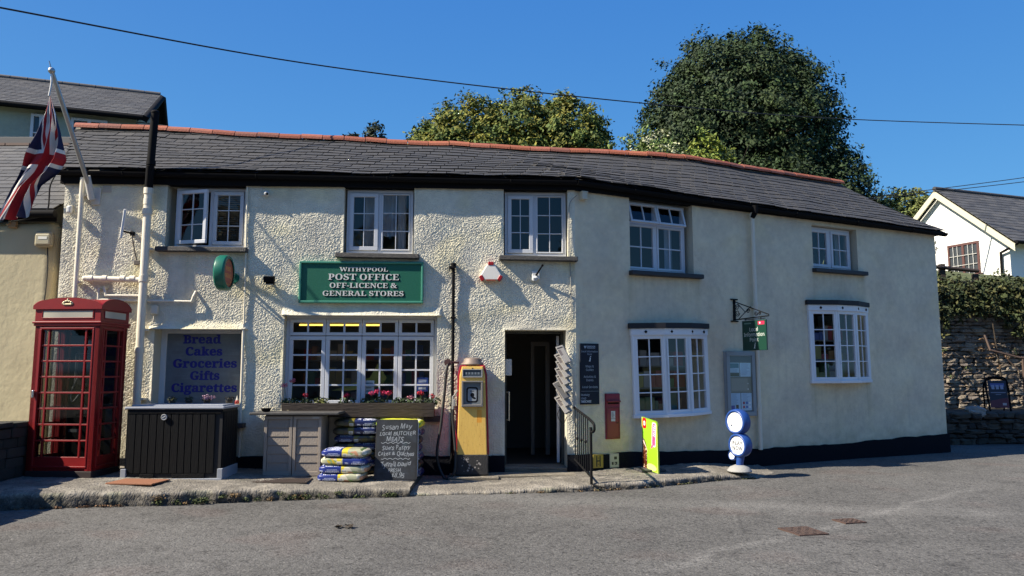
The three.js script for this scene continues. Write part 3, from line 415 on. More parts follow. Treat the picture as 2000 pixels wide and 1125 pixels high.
// ---------- pipes on the walls ----------
{
  const P = (name, geo, m, W = WL) => put(part(name, geo, m, shop), wm(W, 0, 0));
  const mp = mat([.70, .65, .53], .5, { bumpMap: bumpFine, bumpScale: .002 });
  P('downpipe', [...pipe([[.30, 4.46, .10], [.30, .3, .10]], .034, 12), ...[4.2, 2.9, 1.6].map(y => bx(.11, .03, .09, .30, y, .06))], mp);
  const sc = (y, r = .068) => cyl(r, r, .09, 14, 1.28, y, .135);
  P('soil_pipe', [rod([1.28, .3, .135], [1.28, 4.28, .135], .057, .057, 16), sc(4.26), sc(3.95, .07), sc(2.95), sc(1.9), sc(4.1, .063), rb(.11, .10, .11, .02, 1.28, 2.93, .135), ...[3.4, 2.2, 1.2].map(y => bx(.16, .03, .13, 1.28, y, .06))], mp);
  P('vent_stack', [rod([1.28, 4.28, .135], [1.33, 4.62, .235], .058, .058, 14), rod([1.33, 4.6, .235], [1.355, 5.43, .235], .056, .056, 16), sph(.062, 1.355, 5.43, .235, .7), cyl(.066, .066, .06, 14, 1.336, 4.66, .235)], M.black);
  P('waste_pipe', [...pipe([[.44, 2.95, .0], [.44, 2.95, .12], [1.24, 2.93, .125]], .042, 12), ...[.52, .72, .98, 1.12].map(u => cyl(.052, .052, .07, 14, u, 2.945, .121, 0, 0, PI / 2))], mp);
  P('waste_pipe', [...pipe([[.62, 2.80, 0], [.62, 2.80, .07], [.62, 2.64, .07], [1.96, 2.62, .07], [1.98, 2.70, .06], [1.99, 2.78, 0]], .019), ...pipe([[.70, 2.82, 0], [.70, 2.82, .09], [.74, 2.70, .10], [1.22, 2.70, .10]], .019)], mp);
  P('conduit', [rod([2.69, 4.37, .025], [2.72, 2.3, .028], .013, .013, 8), rod([2.715, 2.3, .026], [2.73, .36, .03], .02, .02, 8)], mp);
  P('junction_box', [rb(.10, .13, .06, .012, 1.42, 2.50, .03), ...pipe([[1.42, 2.43, .03], [1.40, 2.33, .02], [1.33, 2.28, .02]], .008, 6), tube([[1.5, 2.5, .02], [1.56, 2.42, .02], [1.52, 2.3, .02], [1.40, 2.28, .02]], .008)], mp);
  P('air_vent', [bb(.55, .68, 4.26, 4.37, 0, .012, .004), ...[4.29, 4.315, 4.34].map(y => bb(.56, .67, y - .004, y + .006, .012, .02))], mat([.5, .47, .4], .7));
  P('cable', [tube([[7.70, 4.30, .05], [7.60, 4.2, .03], [7.58, 3.9, .02], [7.585, 3.3, .03], [7.60, 2.6, .03], [7.59, 2.34, .03], [7.52, 2.26, .02]], .007, 40, 6)], mat([.25, .24, .22], .6));
  P('cable', [tube([[1.02, 3.68, .03], [1.06, 3.5, .05], [1.10, 3.3, .03], [1.12, 3.22, .03]], .01, 20, 6)], mat([.1, .09, .08], .7)); P('cable_box', [rb(.09, .07, .05, .01, 1.13, 3.20, .03)], mat([.1, .09, .08], .7));
  P('downpipe', [rod([3.565, .28, .075], [3.565, 4.36, .075], .036, .036, 14), cyl(.045, .045, .08, 14, 3.565, 4.30, .075), cyl(.044, .044, .07, 14, 3.565, 2.75, .075), cyl(.044, .044, .07, 14, 3.565, 1.0, .075), ...[2.7, .95].map(y => bx(.12, .03, .07, 3.565, y, .04))], mp, WR);
  P('gutter_outlet', [cyl(.06, .045, .14, 12, 3.565, 4.40, .15), rod([3.565, 4.34, .14], [3.565, 4.28, .08], .045, .045, 12)], M.black, WR);
  // black ledge strip right of the planter and beside the storage box
  P('ledge', [bb(2.62, 2.80, .78, .85, 0, .14, .01), bb(5.4, 5.64, .86, .945, 0, .12, .01)], M.sill);
}
// ---------- things on the left wing's wall ----------
const font = await new FontLoader().loadAsync('fonts/droid/droid_serif_bold.typeface.json');
function letters(s, size, depth, width) { const g = new TextGeometry(s, { font, size, depth, curveSegments: 4, bevelEnabled: false }); g.computeBoundingBox(); const b = g.boundingBox, k = width ? width / (b.max.x - b.min.x) : 1; g.translate(-(b.min.x + b.max.x) / 2, 0, 0); g.scale(k, 1, 1); return g; }
{
  const s = onWall('shop_sign', 'long green sign board with raised white lettering above the shop window', 'sign', WL, 4.435, 2.925, .03);
  const gm = mat([.004, .105, .062], .5, { bumpMap: bumpGrain, bumpScale: .001 }), gl = mat([.05, .23, .16], .45);
  part('board', bb(-.90, .90, -.30, .30, -.025, .02), gm, s);
  part('moulding', [...ring(-.925, .925, -.315, .315, .035).map(([a, b, c, e]) => bb(a, b, c, e, -.025, .045, .01))], gl, s);
  const L = [['WITHYPOOL', .062, .165, .72], ['POST OFFICE', .092, .035, 1.05], ['OFF-LICENCE &', .075, -.085, 1.0], ['GENERAL STORES', .075, -.205, 1.2]];
  for (const [t, h, y, w] of L) { const g = letters(t, h, .012, w); g.translate(.03, y, .018); part('lettering', g, M.white, s); const k = letters(t, h, .004, w); k.scale(1.012, 1.1, 1); k.translate(.042, y - .011, .0175); part('letter_shade', k, M.black, s); }
}
{ // projecting round sign, edge-on to the wall
  const s = onWall('round_projecting_sign', 'green rimmed round hanging sign with red face on a bracket below the first upper window', 'sign', WL, 2.55, 2.995, .48);
  const rim = mat([.01, .13, .085], .35);
  part('rim', at(new THREE.LatheGeometry([[.205, -.075], [.24, -.075], [.255, -.05], [.255, .05], [.24, .075], [.205, .075]].map(p => new THREE.Vector2(...p)), 48), 0, 0, 0, 0, 0, PI / 2), rim, s);
  const ft = canvasTex(256, 256, (g, w, h) => { const q = g.createRadialGradient(128, 128, 20, 128, 128, 128); q.addColorStop(0, '#a5402f'); q.addColorStop(1, '#8d4a3e'); g.fillStyle = q; g.fillRect(0, 0, w, h); txt(g, 'POST', 128, 92, '700 52px serif', '#c98f3a'); txt(g, 'OFFICE', 128, 152, '700 46px serif', '#c98f3a'); g.strokeStyle = '#b98235'; g.lineWidth = 5; g.beginPath(); g.arc(128, 128, 104, 0, 7); g.stroke(); });
  for (const k of [1, -1]) { const c = new THREE.CircleGeometry(.21, 40); c.rotateY(k * PI / 2); c.translate(k * .06, 0, 0); part('face', c, print(ft, .45), s); }
  part('bracket', [rod([0, .02, -.25], [0, .02, -.5], .022, .022, 10), rod([0, -.02, -.25], [0, -.10, -.5], .012, .012, 8), at(new THREE.CylinderGeometry(.07, .07, .03, 16), 0, -.01, -.475, PI / 2)], rim, s);
}
{
  const s = onWall('alarm_box', 'white triangular burglar alarm box with red corners under the third upper window', 'alarm box', WL, 6.375, 3.08, 0); s.scale.set(.86, .86, 1.1);
  const sh = (k, d, z0) => { const g = extr([[-.075 * k, .17 * k], [.075 * k, .17 * k], [.235 * k, -.09 * k], [.165 * k, -.15 * k], [-.165 * k, -.15 * k], [-.235 * k, -.09 * k]], d, .012); g.translate(0, 0, z0); return g; };
  part('cover', [sh(.78, .075, .012)], mat([.76, .74, .68], .35), s);
  const rd = mat([.3, .012, .015], .35);
  for (const [x, y, r] of [[0, .155, 0], [-.155, -.095, 2.09], [.155, -.095, -2.09]]) part('red_corner', [at(new RoundedBoxGeometry(.10, .065, .10, 2, .012), x * 1.02, y * 1.02, .056, 0, 0, r)], rd, s);
  part('strobe', bb(-.085, .085, -.145, -.115, .02, .098, .01), mat([.45, .12, .07], .3), s);
}
{
  const s = onWall('door_spotlight', 'small white spotlight with black sensor arm above the shop door', 'light', WL, 7.06, 3.055, 0);
  part('back_plate', rb(.12, .13, .05, .012, 0, 0, .025), M.white, s); part('arm', [rod([.0, -.01, .06], [.09, .13, .16], .016, .012, 8), sph(.02, .09, .13, .16)], M.black, s); part('lens', at(new THREE.CylinderGeometry(.03, .045, .05, 12), -.02, -.05, .07, .8), M.lightgrey, s);
}
{
  const s = onWall('cctv_dome', 'small white security camera under the eaves between the first two upper windows', 'camera', WL, 2.97, 4.275, 0);
  part('mount', [cyl(.035, .035, .04, 14, 0, 0, .02, PI / 2), tube([[-.02, 0, .01], [-.07, -.03, .01], [-.08, .06, .01], [-.07, .1, .01]], .005)], M.white, s); part('eye', sph(.042, .012, -.008, .055), M.white, s); part('lens', sph(.02, .03, -.02, .085), M.black, s);
}
{
  const s = onWall('wall_floodlight', 'small black floodlight on the roughcast between round sign and green board', 'light', WL, 3.09, 2.925, 0);
  part('housing', [rb(.15, .085, .11, .012, 0, .03, .12, .25), bb(-.06, .06, -.05, .0, .03, .1)], M.black, s); part('glass', bb(-.06, .06, -.055, -.045, .05, .15), mat([.35, .34, .3], .2), s); part('stem', rod([0, -.02, 0], [0, -.01, .08], .02), M.black, s);
}
{
  const s = onWall('motion_sensor', 'small white motion sensor at the far left edge of the roughcast wall', 'sensor', WL, .115, 3.99, 0);
  part('base', rb(.08, .11, .03, .01, -.01, .02, .015), M.cream, s); part('head', rb(.075, .12, .07, .03, .01, -.01, .075), M.white, s);
}
{
  const s = onWall('aerial_panel', 'slim white aerial standing off the wall beside the soil pipe', 'aerial', WL, .97, 3.70, .2);
  part('blade', rb(.04, .44, .03, .012, 0, .05, 0, 0, .3, -.08), M.white, s); part('arm', [rod([.01, -.06, 0], [.06, -.06, -.2], .014), rb(.06, .06, .05, .01, .06, -.06, -.18)], M.black, s);
}
{ // flagpole and flag
  const b = wp(WL, .44, 4.22, .05), p = thing('flagpole', 'grey angled flagpole bracketed to the wall at the left eaves', 'flagpole', T(b));
  const tip = V(-6.32, 5.70, -9.72).sub(b);
  part('pole', rod([0, .02, .06], T(tip), .034, .03, 14), M.metal, p);
  part('bracket', [rb(.13, .26, .03, .01, .03, -.02, -.03), rod([0, -.08, .03], T(tip.clone().multiplyScalar(.16)), .05, .045, 12)], mat([.6, .58, .53], .5), p);
  part('finial', [sph(.045, ...T(tip)), rod(T(tip), [tip.x - .03, tip.y + .13, tip.z + .02], .010, .006, 6)], M.metal, p);
  part('halyard', [tube([T(tip), [tip.x + .01, tip.y - .17, tip.z], [tip.x - .01, tip.y - .36, tip.z]], .012, 8, 6)], M.white, p);
  const ft = canvasTex(1024, 512, (g, w, h) => {
    const X = [[0, 0], [w, 0], [w, h], [0, h]], cx = w / 2, cy = h / 2; g.fillStyle = '#10173f'; g.fillRect(0, 0, w, h);
    const dg = (c, lw, off) => { g.strokeStyle = c; g.lineWidth = lw; for (const [k, [x, y]] of X.entries()) { g.save(); g.beginPath(); g.rect(min(x, cx), min(y, cy), cx, cy); g.clip(); const l = hypot(cx - x, cy - y), nx = -(cy - y) / l, ny = (cx - x) / l; g.beginPath(); g.moveTo(x - (cx - x) + nx * off, y - (cy - y) + ny * off); g.lineTo(cx + (cx - x) + nx * off, cy + (cy - y) + ny * off); g.stroke(); g.restore(); } };
    dg('#d8d4cc', h / 5, 0); dg('#9c1420', h / 15, h / 30);
    g.fillStyle = '#d8d4cc'; g.fillRect(0, cy - h / 6, w, h / 3); g.fillRect(cx - h / 6, 0, h / 3, h); g.fillStyle = '#9c1420'; g.fillRect(0, cy - h / 10, w, h / 5); g.fillRect(cx - h / 10, 0, h / 5, h);
  });
  const Rr = [[-6.34, 5.36], [-6.25, 5.1], [-6.17, 4.85], [-6.14, 4.66], [-6.13, 4.48], [-6.21, 4.30], [-6.42, 4.12], [-6.50, 3.9], [-6.55, 3.68]], Ll = [[-6.345, 5.36], [-6.37, 5.1], [-6.42, 4.88], [-6.49, 4.66], [-6.58, 4.44], [-6.67, 4.25], [-6.76, 4.05], [-6.85, 3.83], [-6.93, 3.60]];
  const nu = 60, nt = 90, g = new THREE.PlaneGeometry(1, 1, nu, nt), ps = g.attributes.position, uv = g.attributes.uv;
  const sm = (pts, t) => { const f = t * (pts.length - 1), i = min(pts.length - 2, floor(f)), k = f - i; return [lerp(pts[i][0], pts[i + 1][0], k), lerp(pts[i][1], pts[i + 1][1], k)]; };
  for (let i = 0; i < ps.count; i++) {
    const a = ps.getX(i) + .5, t = .5 - ps.getY(i), l = sm(Ll, t), r = sm(Rr, t), w = (r[0] - l[0]);
    const fold = sin(a * PI * 2 * 2.3 + t * 4 + 1.2 * N2(t * 2, 3)) * .55 + .3 * sin(a * 21 + t * 6), amp = .10 * smooth(0, .25, t) * (.4 + w * 1.2);
    const aw = clamp(a + .07 * sin(a * PI * 2 * 2.3 + t * 4 + .8) * sin(PI * a) * 1.0);
    ps.setXYZ(i, lerp(l[0], r[0], aw), lerp(l[1], r[1], aw) + .0, -9.76 + fold * amp - .10 * (a - .5) * smooth(0, .4, t));
    uv.setXY(i, .02 + t * .96, .03 + .94 * a);
  }
  g.computeVertexNormals(); const f = part('union_flag', g, mat([1, 1, 1], .8, { map: ft }), null); tag(f, 'limp red white and blue union flag hanging from the flagpole', 'flag');
}

// ---------- red telephone box ----------
{
  const k = thing('telephone_box', 'red cast iron telephone kiosk with domed roof standing on the pavement at far left', 'telephone box', [-5.45 - .45 * cos(4 * deg), .205, -9.75 - .45 * sin(4 * deg)], -4 * deg); k.scale.set(1, 1.035, 1);
  const r = M.red, W = .45, D = .62;
  part('plinth', bb(-W - .005, W + .005, 0, .10, -D - .005, .005, .008), mat([.02, .01, .01], .7), k);
  const front = (w, z, ry) => { // one glazed side of width 2w, returned in its own frame then turned
    const o = { f: [], b: [], p: [] }, m = .095, gl = w - m, y0 = .275, y1 = 1.875;
    o.f.push(bb(-w, -gl, .1, 2.0, -.06, 0, .006), bb(gl, w, .1, 2.0, -.06, 0, .006), bb(-gl, gl, .1, y0, -.05, -.012, .005), bb(-gl, gl, y1, 2.0, -.05, -.012, .005));
    o.f.push(...ring(-gl - .02, gl + .02, .14, y1 + .03, .022).map(q => bb(q[0], q[1], q[2], q[3], -.02, .008, .004)));
    const n = .16 * w / .45, xs = [-gl, -gl + n * .62, gl - n * .62, gl]; for (const x of xs.slice(1, 3)) o.b.push(bb(x - .012, x + .012, y0, y1, -.04, -.008, .004));
    for (let i = 1; i < 8; i++) for (let j = 0; j < 3; j++) o.b.push(bb(xs[j] + (j ? .012 : 0), xs[j + 1] - (j < 2 ? .012 : 0), y0 + i * .2 - .011, y0 + i * .2 + .011, -.04, -.008, .004));
    for (let i = 0; i < 8; i++) for (let j = 0; j < 3; j++) { const g = new THREE.PlaneGeometry(xs[j + 1] - xs[j], .2); g.translate((xs[j] + xs[j + 1]) / 2, y0 + .1 + i * .2, -.026); o.p.push(g); }
    return o;
  };
  const sides = [[W, MX(0, 0, 0)], [D / 2, MX(W, 0, -D / 2, 0, PI / 2)], [D / 2, MX(-W, 0, -D / 2, 0, -PI / 2)], [W, MX(0, 0, -D, 0, PI)]];
  sides.forEach(([w, m], i) => { const o = front(w - (i === 1 || i === 2 ? .0 : 0), 0, 0); const s = part(i === 0 ? 'door' : 'side_panel', o.f, r, k); s.applyMatrix4(m); const b = part('glazing_bar', o.b, r, s); for (const g of o.p) part('pane', g, M.kiosk, s); });
  part('cornice', [bb(-W - .03, W + .03, 1.955, 1.985, -D - .03, .03, .01), bb(-W - .018, W + .018, 1.925, 1.955, -D - .018, .018, .01), bb(-W - .008, W + .008, 1.985, 2.15, -D - .008, .008, .006)], r, k);
  { // cross-vaulted dome with a segmental pediment on each side
    const n = 28, g = new THREE.PlaneGeometry(2 * W + .06, D + .06, n, n); g.rotateX(-PI / 2); const p = g.attributes.position;
    const arch = (x, w) => .015 + .155 * sqrt(max(0, 1 - (x / w) * (x / w) * .92)) - .044;
    const Y = (x, z) => max(arch(x, W + .03), arch(z, D / 2 + .03) * .98);
    for (let i = 0; i < p.count; i++) p.setY(i, 2.165 + Y(p.getX(i), p.getZ(i))); g.computeVertexNormals(); g.translate(0, 0, -D / 2);
    const ped = (w, m) => { const pts = [[-w, -.025], [w, -.025]]; for (let i = 0; i <= 20; i++) { const x = w - 2 * w * i / 20; pts.push([x, arch(x, w)]); } const e = extr(pts, .02, 0); e.translate(0, 2.165, 0); return e.applyMatrix4(m); };
    part('dome', [g, ped(W + .028, MX(0, 0, .009)), ped(D / 2 + .028, MX(W + .009, 0, -D / 2, 0, PI / 2)), ped(D / 2 + .028, MX(-W - .009, 0, -D / 2, 0, -PI / 2)), ped(W + .028, MX(0, 0, -D - .009, 0, PI))], r, k);
  }
  const opal = canvasTex(512, 90, (g, w, h) => { g.fillStyle = '#b9b3a2'; g.fillRect(0, 0, w, h); const q = g.createLinearGradient(0, 0, w, 0); q.addColorStop(0, '#d0c8ae'); q.addColorStop(.4, '#8f8b80'); q.addColorStop(1, '#a8a294'); g.globalAlpha = .5; g.fillStyle = q; g.fillRect(0, 0, w, h); });
  for (const [w, m] of sides.slice(0, 3)) { const q = part('sign_light', [new THREE.PlaneGeometry(w * 1.52, .095)], print(opal, .3), k); q.applyMatrix4(m.clone().multiply(MX(0, 2.075, .011))); const f = part('sign_surround', ring(-w * .8, w * .8, 2.02, 2.13, .012).map(q2 => bb(q2[0], q2[1], q2[2], q2[3], 0, .016, .003)), r, k); f.applyMatrix4(m); }
  const em = mat([.55, .48, .30], .4, { metalness: .4 });
  part('crown_emblem', [...[-.05, -.025, 0, .025, .05].map((x, i) => sph(.017, x, 2.225 + [.0, .012, .018, .012, 0][i], .03, 1, 8)), rb(.12, .022, .02, .008, 0, 2.200, .03), sph(.012, 0, 2.262, .03, 1, 8), ...[-1, 1].map(q => rb(.035, .03, .018, .01, q * .06, 2.212, .03))], em, k);
  part('handle', [rb(.03, .10, .04, .012, -.395, 1.06, .025), cyl(.012, .012, .03, 8, -.395, 1.06, .01, PI / 2)], M.chrome, k);
  // inside: back board with the telephone
  part('back_board', [bb(-.30, .44, .105, 1.93, -D + .07, -D + .09)], M.darker, k);
  part('telephone', [rb(.30, .42, .14, .02, .06, 1.36, -D + .16), rb(.06, .22, .05, .02, -.07, 1.38, -D + .25)], mat([.03, .03, .033], .35), k);
  part('telephone_cord', [tube([[-.07, 1.27, -D + .25], [-.10, 1.05, -.3], [-.06, .95, -.28], [-.02, 1.0, -.3], [.02, 1.18, -.42]], .009, 30, 6), ...pipe([[-.08, 1.2, -.33], [-.08, 1.58, -.33], [.1, 1.58, -.33]], .006, 6)], mat([.22, .22, .22], .5), k);
  part('notice', [bb(-.22, .12, 1.66, 1.82, -.40, -.395), bb(-.10, .08, .56, .60, -.3, -.29)], mat([.12, .13, .14], .5), k);
}
// ---------- dark garden wall running out of frame at the left ----------
{
  const w = thing('garden_wall', 'low dark mossy stone wall left of the telephone box', 'wall', [-6.62, 0, -9.95]); const r = rng(61);
  part('core', bb(-.28, .17, -.1, .84, -.02, 3.9), M.dark, w);
  const v = [0, 1, 2].map(i => paint(new RoundedBoxGeometry(1, 1, 1, 2, .12), [[.045, .043, .036], [.06, .055, .045], [.035, .038, .03]][i]));
  for (let y = 0; y < .86; y += .125) for (let z = -.02 - r() * .2; z < 3.9;) { const l = .18 + r() * .25, h = .115 + r() * .015; put(part('stone', v[floor(r() * 3)], M.stone, w), MX(-6.62 + .185 + r() * .02, y + h / 2, -9.95 + z + l / 2, 0, 0, 0, [.07, h, l - .012])); z += l; }
  for (let y = 0; y < .86; y += .125) for (let x = -.28; x < .2;) { const l = .12 + r() * .2; put(part('stone', v[floor(r() * 3)], M.stone, w), MX(-6.62 + x + l / 2, y + .06, -9.95 - .03, 0, 0, 0, [l - .012, .115, .07])); x += l; }
  for (let z = -.05; z < 3.9; z += .42) put(part('coping_stone', v[floor(r() * 3)], M.stone, w), MX(-6.62 - .03, .90 + r() * .015, -9.95 + z + .2, r() * .03, 0, r() * .04, [.56, .07, .41]));
}
// ---------- storage box ----------
{
  const b = thing('storage_box', 'black plastic plank-effect storage box with grey lid beside the telephone box', 'storage box', [-4.47, .165, -9.9], 2.2 * deg);
  const wb = matte([.008, .0083, .009], .7, { bumpMap: woodBump, bumpScale: .004 }), gl = mat([.28, .30, .34], .45), W = .635, D = .60, H = .93;
  part('body', [bb(-W + .012, W - .012, .03, H, -D, -.014)], mat([.008, .008, .009], .7), b);
  const wz = [.105, .09, .085, .10, .095, .09, .10, .09, .09, .10, .095, .1, .1]; let x = -W + .03; for (const w of wz) { if (x + w > W - .02) break; const pl = rb(w - .008, H - .16, .022, .006, 0, 0, 0); part('plank', pl, wb, b).position.set(x + w / 2, .1 + (H - .16) / 2, -.008); x += w; }
  for (let i = 0; i < 6; i++) part('plank', rb(.02, H - .1, .087, .006, 0, 0, 0), wb, b).position.set(W - .006, .07 + (H - .1) / 2, -.07 - i * .094);
  part('rail', [bb(-W + .02, W - .02, H - .055, H, -.014, .008, .005), bb(-W + .22, -W + .4, .04, .095, -.014, .006, .004), bb(.0, .42, .04, .095, -.014, .006, .004)], wb, b);
  part('lid', [rb(2 * W + .03, .035, D + .04, .014, 0, H + .02, -D / 2 + .005), rb(2 * W - .06, .03, D - .14, .014, 0, H + .045, -D / 2 - .01)], gl, b);
  part('skirt', [bb(-W - .02, W + .02, 0, .035, -.03, .028, .006), bb(-W - .024, -W + .045, .035, .16, -.05, .02, .006), bb(W - .045, W + .024, .035, .16, -.05, .02, .006), bb(W - .0, W + .022, .0, .16, -D, -.05, .006)], gl, b);
  part('lock_medallion', [cyl(.036, .036, .02, 20, -.13, H - .10, .012, PI / 2), at(new THREE.TorusGeometry(.034, .007, 6, 20), -.13, H - .10, .022), rb(.05, .014, .012, .004, -.13, H - .10, .024, 0, 0, .5)], M.grey, b);
}
// ---------- tool shed cabinet ----------
{
  const s = thing('garden_cabinet', 'grey brown plastic two-door cabinet with slatted doors and a dark worktop', 'cabinet', [-3.05, .14, -10.42], 1.5 * deg);
  const pm = mat([.29, .25, .21], .55, { bumpMap: woodBump, bumpScale: .002 }), sm = mat([.25, .215, .18], .6, { bumpMap: woodBump, bumpScale: .004 });
  part('carcass', [bb(-.395, .395, .0, .85, -.48, -.03, .006)], sm, s);
  for (const x of [-.2, .2]) {
    const d = part('door', ring(-.195, .195, .02, .845, .042, .06, .05).map(q => bb(x + q[0], x + q[1], q[2], q[3], -.03, .012, .006)), pm, s);
    const st = rb(.305, .125, .02, .006, 0, 0, 0, -.09); for (let i = 0; i < 6; i++) part('slat', st, sm, d).position.set(x, .08 + .06 + i * .119, -.018);
  }
  part('maker_label', bb(.27, .36, .80, .83, .012, .015), mat([.35, .34, .32], .5), s);
  const t = thing('worktop_board', 'wide dark board lying across the top of the grey brown cabinet', 'board', [-3.03, .995, -10.60], 1.5 * deg);
  part('board', rb(1.23, .035, .50, .01, 0, .018, 0), mat([.06, .058, .056], .6, { bumpMap: woodBump, bumpScale: .003 }), t); part('edge', bb(-.4, .4, -.02, .0, -.22, .2), M.dark, t);
  const bo = part('bowl', [new THREE.LatheGeometry([[.02, 0], [.05, .005], [.075, .05], [.07, .05], [.045, .012], [.001, .01]].map(p => new THREE.Vector2(...p)), 20)], M.black, null); bo.position.set(-3.46, 1.032, -10.50); tag(bo, 'small black bowl on the left end of the worktop board', 'bowl');
}
// ---------- sacks of compost ----------
{
  const bagTex = (kind, seed) => canvasTex(768, 384, (g, w, h) => {
    const r = rng(seed), dark = kind >= 4, blue = dark ? '#111c4e' : '#1b2d78', half = kind === 2 || kind === 5;  // dark kinds carry the shade of the rear piles in their print colours
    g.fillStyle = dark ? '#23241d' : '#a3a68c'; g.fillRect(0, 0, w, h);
    if (kind === 3) { g.fillStyle = '#d3d63c'; g.fillRect(0, 0, w, h); for (let i = 0; i < 30; i++) { g.fillStyle = ['#f0f0d0', '#8aa32c', '#e6e04f'][i % 3]; g.beginPath(); g.ellipse(r() * w, r() * h, 20 + r() * 60, 10 + r() * 30, r() * 3, 0, 7); g.fill(); } return; }
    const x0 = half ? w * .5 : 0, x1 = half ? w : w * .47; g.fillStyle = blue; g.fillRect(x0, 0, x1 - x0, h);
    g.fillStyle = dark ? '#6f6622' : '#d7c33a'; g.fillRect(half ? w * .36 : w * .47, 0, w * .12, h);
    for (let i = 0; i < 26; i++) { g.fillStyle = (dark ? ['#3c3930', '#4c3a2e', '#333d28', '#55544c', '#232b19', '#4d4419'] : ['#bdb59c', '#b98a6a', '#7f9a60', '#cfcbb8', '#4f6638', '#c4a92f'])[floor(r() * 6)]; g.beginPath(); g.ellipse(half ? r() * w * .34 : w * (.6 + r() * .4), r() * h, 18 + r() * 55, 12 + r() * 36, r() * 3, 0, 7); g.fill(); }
    g.fillStyle = '#e8e8e2'; g.fillRect(half ? w * .38 : w * .485, h * .50, w * .085, h * .16); g.fillStyle = '#555'; for (let i = 0; i < 14; i++) g.fillRect((half ? w * .385 : w * .49) + i * 4.2, h * .52, 1 + r() * 2, h * .11);
    for (const y of [.30, .58, .86]) { txt(g, 'COMPOST', x0 + (x1 - x0) * .62, h * y + 8, '700 44px sans-serif', '#e9edf5'); txt(g, 'MULTI PURPOSE', x0 + (x1 - x0) * .62, h * y - 26, '700 20px sans-serif', '#cfd8ee'); txt(g, '75L', x0 + (x1 - x0) * .17, h * y, '700 40px sans-serif', '#dfe6f5'); }
    g.fillStyle = '#e8ecf5'; txt(g, 'J5K', x0 + (x1 - x0) * .45, h * .1, 'italic 700 84px sans-serif', '#eef1f8');
  });
  const texs = [bagTex(0, 1), bagTex(2, 2), bagTex(3, 3), bagTex(0, 7), bagTex(4, 5), bagTex(5, 6)], mats = texs.map(t => new THREE.MeshPhysicalMaterial({ map: t, roughness: .38, clearcoat: .3, side: THREE.DoubleSide }));
  const pillow = (L, H, D, seed) => { const n = 40, m = 28, g = new THREE.SphereGeometry(1, n, m), p = g.attributes.position, uv = g.attributes.uv; const pw = (v, e) => Math.sign(v) * Math.pow(abs(v), e); for (let i = 0; i < p.count; i++) { let x = p.getX(i), y = p.getY(i), z = p.getZ(i); const k = pw(x, .32), q = pw(z, .45); let Y = pw(y, .62) * (1 - .55 * Math.pow(abs(x), 5)); const cr = .06 * N2(k * 5 + seed, q * 4) + .04 * N2(k * 12, q * 9 + seed); p.setXYZ(i, k * L / 2 * (1 - .03 * abs(cr)), Y * H / 2 * (1 + cr * 1.6), q * D / 2 * (1 + cr * .35)); const yy = p.getY(i); uv.setXY(i, .5 + k * .49, z >= 0 ? clamp(.5 + yy / H * .42) : clamp(.5 + yy / H * .4)); } g.computeVertexNormals(); return g; };
  const geos = [pillow(.66, .122, .42, 1), pillow(.64, .118, .42, 5), pillow(.67, .12, .42, 9)];
  const r = rng(77), bag = (x, y, z, ty, label, group, s = 1, ry = 0) => { const o = part('compost_sack', geos[floor(r() * 3)], mats[ty], null); o.position.set(x + (r() - .5) * .025, y, z + (r() - .5) * .02); o.rotation.set((r() - .5) * .04, ry + (r() - .5) * .07, (r() - .5) * .04); o.scale.set(s, 1, 1); tag(o, label, 'sack', group); if (z < -10.8) o.scale.z = .85; return o; };
  const base = .135;
  ['lowest', 'second from the bottom', 'third from the bottom', 'topmost'].forEach((q, i) => bag(-2.28 + i * .012, base + .055 + i * .105, -10.22, [0, 0, 1, 3][i], `blue and white compost sack, ${q} of the sunlit front pile`, 'front pile of compost sacks'));
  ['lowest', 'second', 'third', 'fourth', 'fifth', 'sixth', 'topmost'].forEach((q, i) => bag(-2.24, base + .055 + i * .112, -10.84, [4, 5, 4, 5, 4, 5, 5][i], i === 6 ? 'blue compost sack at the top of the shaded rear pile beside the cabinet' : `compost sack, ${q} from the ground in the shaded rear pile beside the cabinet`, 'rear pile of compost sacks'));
  ['lowest', 'second', 'third', 'fourth', 'fifth', 'sixth', 'topmost'].forEach((q, i) => bag(-1.58, base + .055 + i * .112, -10.62, [5, 4, 5, 5, 4, 5, 2][i], i === 6 ? 'yellow sack at the top of the pile behind the chalkboard' : `compost sack, ${q} from the ground in the pile behind the chalkboard`, 'pile of compost sacks behind the chalkboard'));
}
